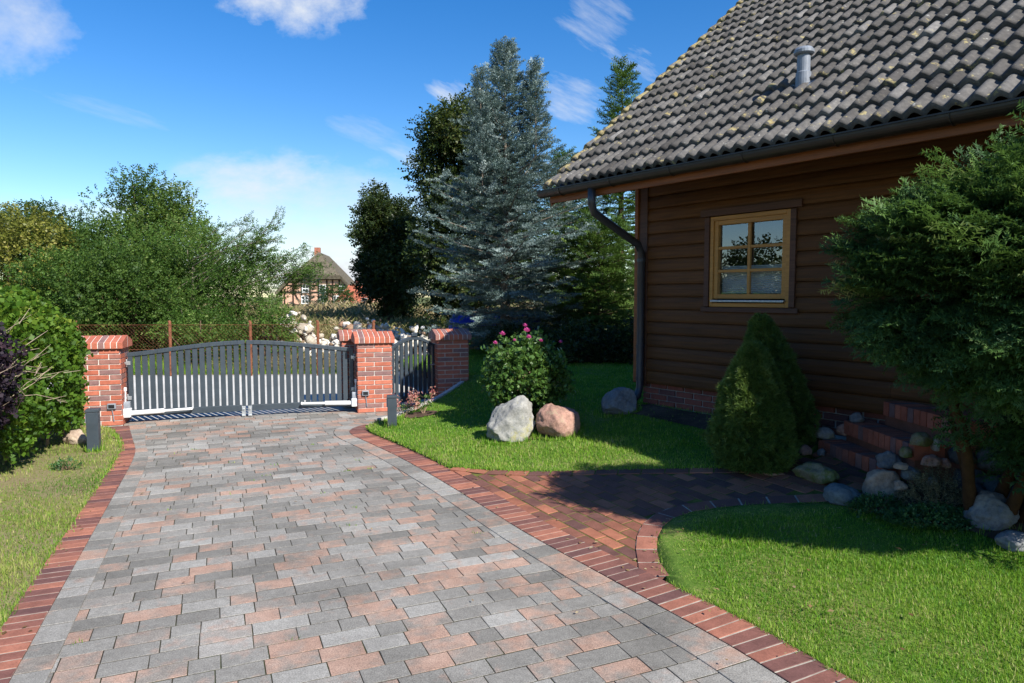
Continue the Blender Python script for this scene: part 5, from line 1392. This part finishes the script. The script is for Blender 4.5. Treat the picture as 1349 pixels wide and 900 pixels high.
# wood stack under a blue tarpaulin, behind the cedar
wsx, wsy, wz = -.40, 16.5, .24
ws_ = thing('firewood_stack', 'stack of split firewood behind the blue cedar', 'firewood', (wsx, wsy, wz))
rr = random.Random(6)
for r in range(6):
    for k in range(11):
        x = wsx-.85+k*.165+(.08 if r % 2 else 0)+rr.uniform(-.02, .02); z = wz+.08+r*.135+rr.uniform(-.01, .01); q = rr.uniform(.055, .078)
        L = rr.uniform(.42, .52); lg = MB()
        lg.tube([(x, wsy-L/2, z), (x, wsy+L/2, z)], q, 9, mi=0); lg.mi[-2:] = [1, 1]
        lg.build('log', ['log_bark', 'log'], ws_, w=True)
for x in (-1.0, 1.02):
    b = MB(); b.box((wsx+x, wsy, wz+.5), (.06, .06, 1.0)); b.build('stake', 'old_wood', ws_, w=True)
def tarp():
    mb = MB(); nx, ny = 26, 14; V = []
    for j in range(ny+1):
        for i in range(nx+1):
            u, v = i/nx*2-1, j/ny*2-1
            x = wsx+u*1.1; y = wsy+v*.42; z = wz+1.06-.10*v*v
            if abs(v) > .72: z -= (abs(v)-.72)*1.1
            if abs(u) > .9: z -= (abs(u)-.9)*1.8
            V.append((x, y, z+.035*noise.noise(Vector((x*3, y*3, 0)))))
    F = [(j*(nx+1)+i, j*(nx+1)+i+1, (j+1)*(nx+1)+i+1, (j+1)*(nx+1)+i) for j in range(ny) for i in range(nx)]
    mb.add(V, F); o = mb.build('tarpaulin', 'tarp', smooth=True); m_ = o.modifiers.new('t', 'SOLIDIFY'); m_.thickness = .006
    setp(o, 'crumpled blue tarpaulin over the firewood behind the cedar', 'tarpaulin')
tarp()

# ------------------------------------------------------------------ far houses
def farmhouse():
    X, Y = -30.8, 108
    p = thing('half_timbered_house', 'half-timbered farmhouse with a thatched roof and white windows, far behind the weeds', 'house', (X, Y, 0), .12)
    w, dpt, eave, apex, hip = 5.2, 14, 2.7, 8.0, 4.5
    b = MB(); hw = w*(apex-hip)/(apex-eave)
    gable = [(-w, 0), (w, 0), (w, eave), (hw, hip), (-hw, hip), (-w, eave)]
    b.prism(gable, 1, 0, dpt); b.build('wall', 'pink_brick', p)
    t_ = MB()
    for z in (.3, 2.3, 3.4, 4.35):
        ww = w if z < eave else w*(apex-z)/(apex-eave); t_.box((0, -.03, z), (2*ww, .12, .22))
    for x in (-4.9, -3.6, -2.3, -1.0, .3, 1.6, 2.5, 3.5, 4.9):
        z1 = min(hip, eave+(w-abs(x))*(apex-eave)/w-.2); t_.box((x, -.032, z1/2), (.2, .12, z1))
    t_.box((2.95, -.034, 1.3), (.2, .12, 2.3), mat=Matrix.Rotation(.5, 3, 'Y')); t_.box((-2.95, -.034, 1.3), (.2, .12, 2.3), mat=Matrix.Rotation(-.5, 3, 'Y'))
    t_.build('timber', 'beam', p)
    for (x, z, ww, hh) in ((.95, 2.85, 1.05, 1.25), (3.9, 2.9, .8, .8), (-1.7, 2.85, 1.05, 1.2), (1.0, 1.1, 1.1, 1.3), (-1.8, 1.1, 1.1, 1.3), (3.0, 1.1, .9, 1.3)):
        f = MB(); rect_frame(f, x-ww/2, x+ww/2, z-hh/2, z+hh/2, .13, -.16, -.04); f.box((x, -.1, z), (.1, .1, hh-.26)); f.box((x, -.102, z), (ww-.26, .09, .1))
        win_ = f.build('window', 'white_paint', p); g = MB(); g.box((x, -.07, z), (ww-.2, .03, hh-.2)); g.build('pane', 'far_glass', win_)
    # thatch with a half hip facing the viewer
    o_ = .9; th = .45; r = MB(); k = (apex-eave)/w
    ex = w+o_; ez = eave-o_*k
    hx = hw+.35; hz = apex-(hx)*k
    front = -.7; ridge0 = 2.6
    for s_ in (-1, 1):
        r.add([(s_*ex, front, ez), (s_*hx, front, hz+.2), (0, ridge0, apex+.2), (0, dpt+.6, apex+.2), (s_*ex, dpt+.6, ez),
               (s_*(ex+.2), front, ez+th), (s_*(hx), front-.15, hz+th+.35), (0, ridge0, apex+th+.3), (0, dpt+.6, apex+th+.3), (s_*(ex+.2), dpt+.6, ez+th)],
              [(5, 6, 7, 8, 9), (0, 1, 6, 5), (0, 5, 9, 4), (4, 9, 8, 3), (0, 4, 3, 2, 1)])
    r.add([(-hx, front, hz+.2), (hx, front, hz+.2), (0, ridge0, apex+.2), (-hx, front-.15, hz+th+.35), (hx, front-.15, hz+th+.35), (0, ridge0, apex+th+.3)], [(3, 4, 5), (0, 1, 4, 3), (0, 2, 1)])
    rf = r.build('roof', 'thatch', p)
    c = MB(); c.box((-.6, 5.5, apex+.8), (.9, .9, 1.7)); c.build('chimney', 'chimney_brick', rf)
farmhouse()
def cottage(name, label, X, Y, rz, w, d, eave, apex, wall, roofm, ov=.4, chim=None, wins=()):
    p = thing(name, label, 'house', (X, Y, 0), rz)
    b = MB(); b.prism([(-d/2, 0), (d/2, 0), (d/2, eave), (0, apex), (-d/2, eave)], 0, -w/2, w/2); b.build('wall', wall, p)
    k = (apex-eave)/(d/2); r = MB()
    for s_ in (-1, 1):
        r.prism([(s_*(d/2+ov), eave-ov*k), (0, apex), (0, apex+.28), (s_*(d/2+ov), eave-ov*k+.28)], 0, -w/2-ov, w/2+ov)
    rf = r.build('roof', roofm, p)
    if chim: c = MB(); c.box((chim, 0, apex+.5), (.6, .6, 1.3)); c.build('chimney', 'chimney_brick', rf)
    for (x, z) in wins:
        f = MB(); f.box((x, -d/2-.02, z), (.9, .1, 1.1)); w_ = f.build('window', 'white_paint', p); g = MB(); g.box((x, -d/2-.06, z), (.7, .06, .9)); g.build('pane', 'far_glass', w_)
cottage('red_roofed_house', 'low house with a red tiled roof behind the weeds, left of the dark round tree', -20.4, 96, -.45, 5.4, 6.0, .7, 3.0, 'pink_brick', 'red_tile', wins=((-1, .9), (2, .9)))
cottage('white_house', 'small white gabled house behind the red roofed one', -27.0, 128, PI/2+.35, 9, 6.5, 3.0, 5.6, 'plaster', 'red_tile', chim=2.0)

# ------------------------------------------------------------------ world, sun, camera
W = bpy.data.worlds.new('World'); SC.world = W; W.use_nodes = True
nt = W.node_tree; nt.nodes.clear(); N = nt.nodes.new; L_ = nt.links.new
class WN(NT):
    def __init__(s): s.t = nt
w = WN()
sky = w.n('ShaderNodeTexSky', sky_type='NISHITA', sun_disc=False)
sky.sun_elevation = math.radians(40); sky.sun_rotation = math.atan2(SUN.x, SUN.y)
sky.air_density = 1.0; sky.dust_density = .35; sky.ozone_density = 2.2; sky.altitude = 50
hs = w.n('ShaderNodeHueSaturation'); hs.inputs['Saturation'].default_value = 1.42; hs.inputs['Hue'].default_value = .508; hs.inputs['Value'].default_value = 1.3
w.l(sky.outputs[0], hs.inputs['Color'])
gen = w.coord('Generated')
nrm = w.n('ShaderNodeVectorMath', operation='NORMALIZE'); w.l(gen, nrm.inputs[0]); dirv = nrm.outputs[0]
def direc(px, py):
    a, b = (px-674.5)/900, (450-py)/900; t_ = math.atan(60/900)
    v = Vector((a, math.cos(t_)+b*math.sin(t_), -math.sin(t_)+b*math.cos(t_))); return v.normalized()
def blob(c, tangent, la, lb, nscale, stretch, lo, hi, amp):
    """a patch of cloud at a compass direction: length la, width lb, torn by noise drawn out along the tangent"""
    c = Vector(c); tg = Vector(tangent); tg = (tg-c*tg.dot(c)).normalized(); bt = c.cross(tg)
    def dot(v):
        d = w.n('ShaderNodeVectorMath', operation='DOT_PRODUCT'); w.l(dirv, d.inputs[0]); d.inputs[1].default_value = v; return d.outputs['Value']
    u, v, f = dot(tg), dot(bt), dot(c)
    cb_ = w.n('ShaderNodeCombineXYZ'); w.l(w.math('MULTIPLY', u, nscale), cb_.inputs[0]); w.l(w.math('MULTIPLY', v, nscale*stretch), cb_.inputs[1]); cb_.inputs[2].default_value = c.x*9
    n = w.noise(cb_.outputs[0], 1.0, 7, .62)
    r2 = w.math('ADD', w.math('POWER', w.math('DIVIDE', u, la), 2.0), w.math('POWER', w.math('DIVIDE', v, lb), 2.0))
    m = w.math('SUBTRACT', 1.0, r2, clamp=True); m = w.math('MULTIPLY', m, w.math('GREATER_THAN', f, .2))
    d = w.map(w.math('ADD', n, w.math('MULTIPLY', w.math('SUBTRACT', m, 1.0), .45)), lo, hi, 0, amp)
    return w.math('MULTIPLY', d, w.map(m, 0, .35, 0, 1), clamp=True)
def wisp(p0, p1, wd, amp, st=4.0, lo=.30, hi=.75, ns=14):
    a, b = direc(*p0), direc(*p1); c = ((a+b)/2).normalized()
    return blob(c, b-a, (b-a).length*.62, wd, ns, st, lo, hi, amp)
cl = [blob(direc(388, -28), (1, 0, 0), .125, .075, 15, 1.2, .22, .55, .85),
      blob(direc(-12, 25), (1, 0, 0), .11, .075, 15, 1.2, .22, .6, .55),
      wisp((560, 108), (640, 152), .035, .8), wisp((700, 105), (800, 150), .045, .65), wisp((785, 60), (880, 110), .03, .75),
      wisp((740, -10), (830, 50), .06, .5), wisp((500, 190), (600, 225), .03, .5), wisp((20, 110), (240, 175), .016, .22, 6),
      wisp((430, 155), (540, 195), .03, .3), wisp((600, 235), (720, 255), .03, .35),
      blob(direc(410, 300), (1, 0, 0), .26, .12, 9, 2.0, .12, .62, .72), blob(direc(330, 235), (1, 0, .1), .13, .045, 14, 2.0, .2, .6, .5), blob(direc(120, 280), (1, 0, 0), .10, .03, 16, 2.0, .2, .6, .6),
      blob(direc(470, 365), (1, 0, 0), .16, .045, 16, 2.0, .1, .5, .6)]
for az in range(11):      # the rest of the sky has its own scattered clouds
    a = math.radians(70+az*24+R0.uniform(-8, 8)); e = R0.uniform(.15, .7)
    if az % 2: cl.append(blob((math.sin(a)*math.cos(e), math.cos(a)*math.cos(e), math.sin(e)), (math.cos(a), -math.sin(a), 0), R0.uniform(.12, .3), R0.uniform(.06, .14), 9, 1.3, .25, .6, .85))
acc = cl[0]
for c_ in cl[1:]: acc = w.math('ADD', acc, c_)
sx = w.n('ShaderNodeSeparateXYZ'); w.l(dirv, sx.inputs[0])
haze_h = w.map(sx.outputs[2], 0.0, .34, .42, 0.0)          # paler air near the horizon
acc = w.math('MINIMUM', acc, 1.0)
mixc = w.mix(acc, hs.outputs[0], (6.2, 6.5, 6.9))
bgn = w.n('ShaderNodeBackground'); w.l(mixc, bgn.inputs[0]); bgn.inputs[1].default_value = .075
wo = w.n('ShaderNodeOutputWorld'); w.l(bgn.outputs[0], wo.inputs[0])

sun = bpy.data.lights.new('Sun', 'SUN'); sun.energy = 5.0; sun.angle = math.radians(.53); sun.color = (1, .955, .88)
so = bpy.data.objects.new('Sun', sun); COL.objects.link(so); so.rotation_euler = SUN.to_track_quat('Z', 'Y').to_euler(); so.location = (20, -22, 20)

cam = bpy.data.cameras.new('Camera'); co = bpy.data.objects.new('Camera', cam); COL.objects.link(co)
cam.sensor_width = 36; cam.lens = 900/1349*36; cam.clip_end = 3000; cam.clip_start = .05
co.location = (0, 0, EYE); co.rotation_euler = (math.radians(90)-math.atan(60/900), 0, 0)
SC.camera = co
SC.view_settings.view_transform = 'Standard'; SC.view_settings.look = 'None'; SC.view_settings.gamma = 1; SC.view_settings.exposure = 0.88
SC.view_settings.use_curve_mapping = False
SC.render.resolution_x = 1024; SC.render.resolution_y = 683
SC.cycles.max_bounces = 6; SC.cycles.transparent_max_bounces = 8; SC.cycles.diffuse_bounces = 3; SC.cycles.glossy_bounces = 3
SC.cycles.use_denoising = True
SC.cycles.sample_clamp_indirect = 6
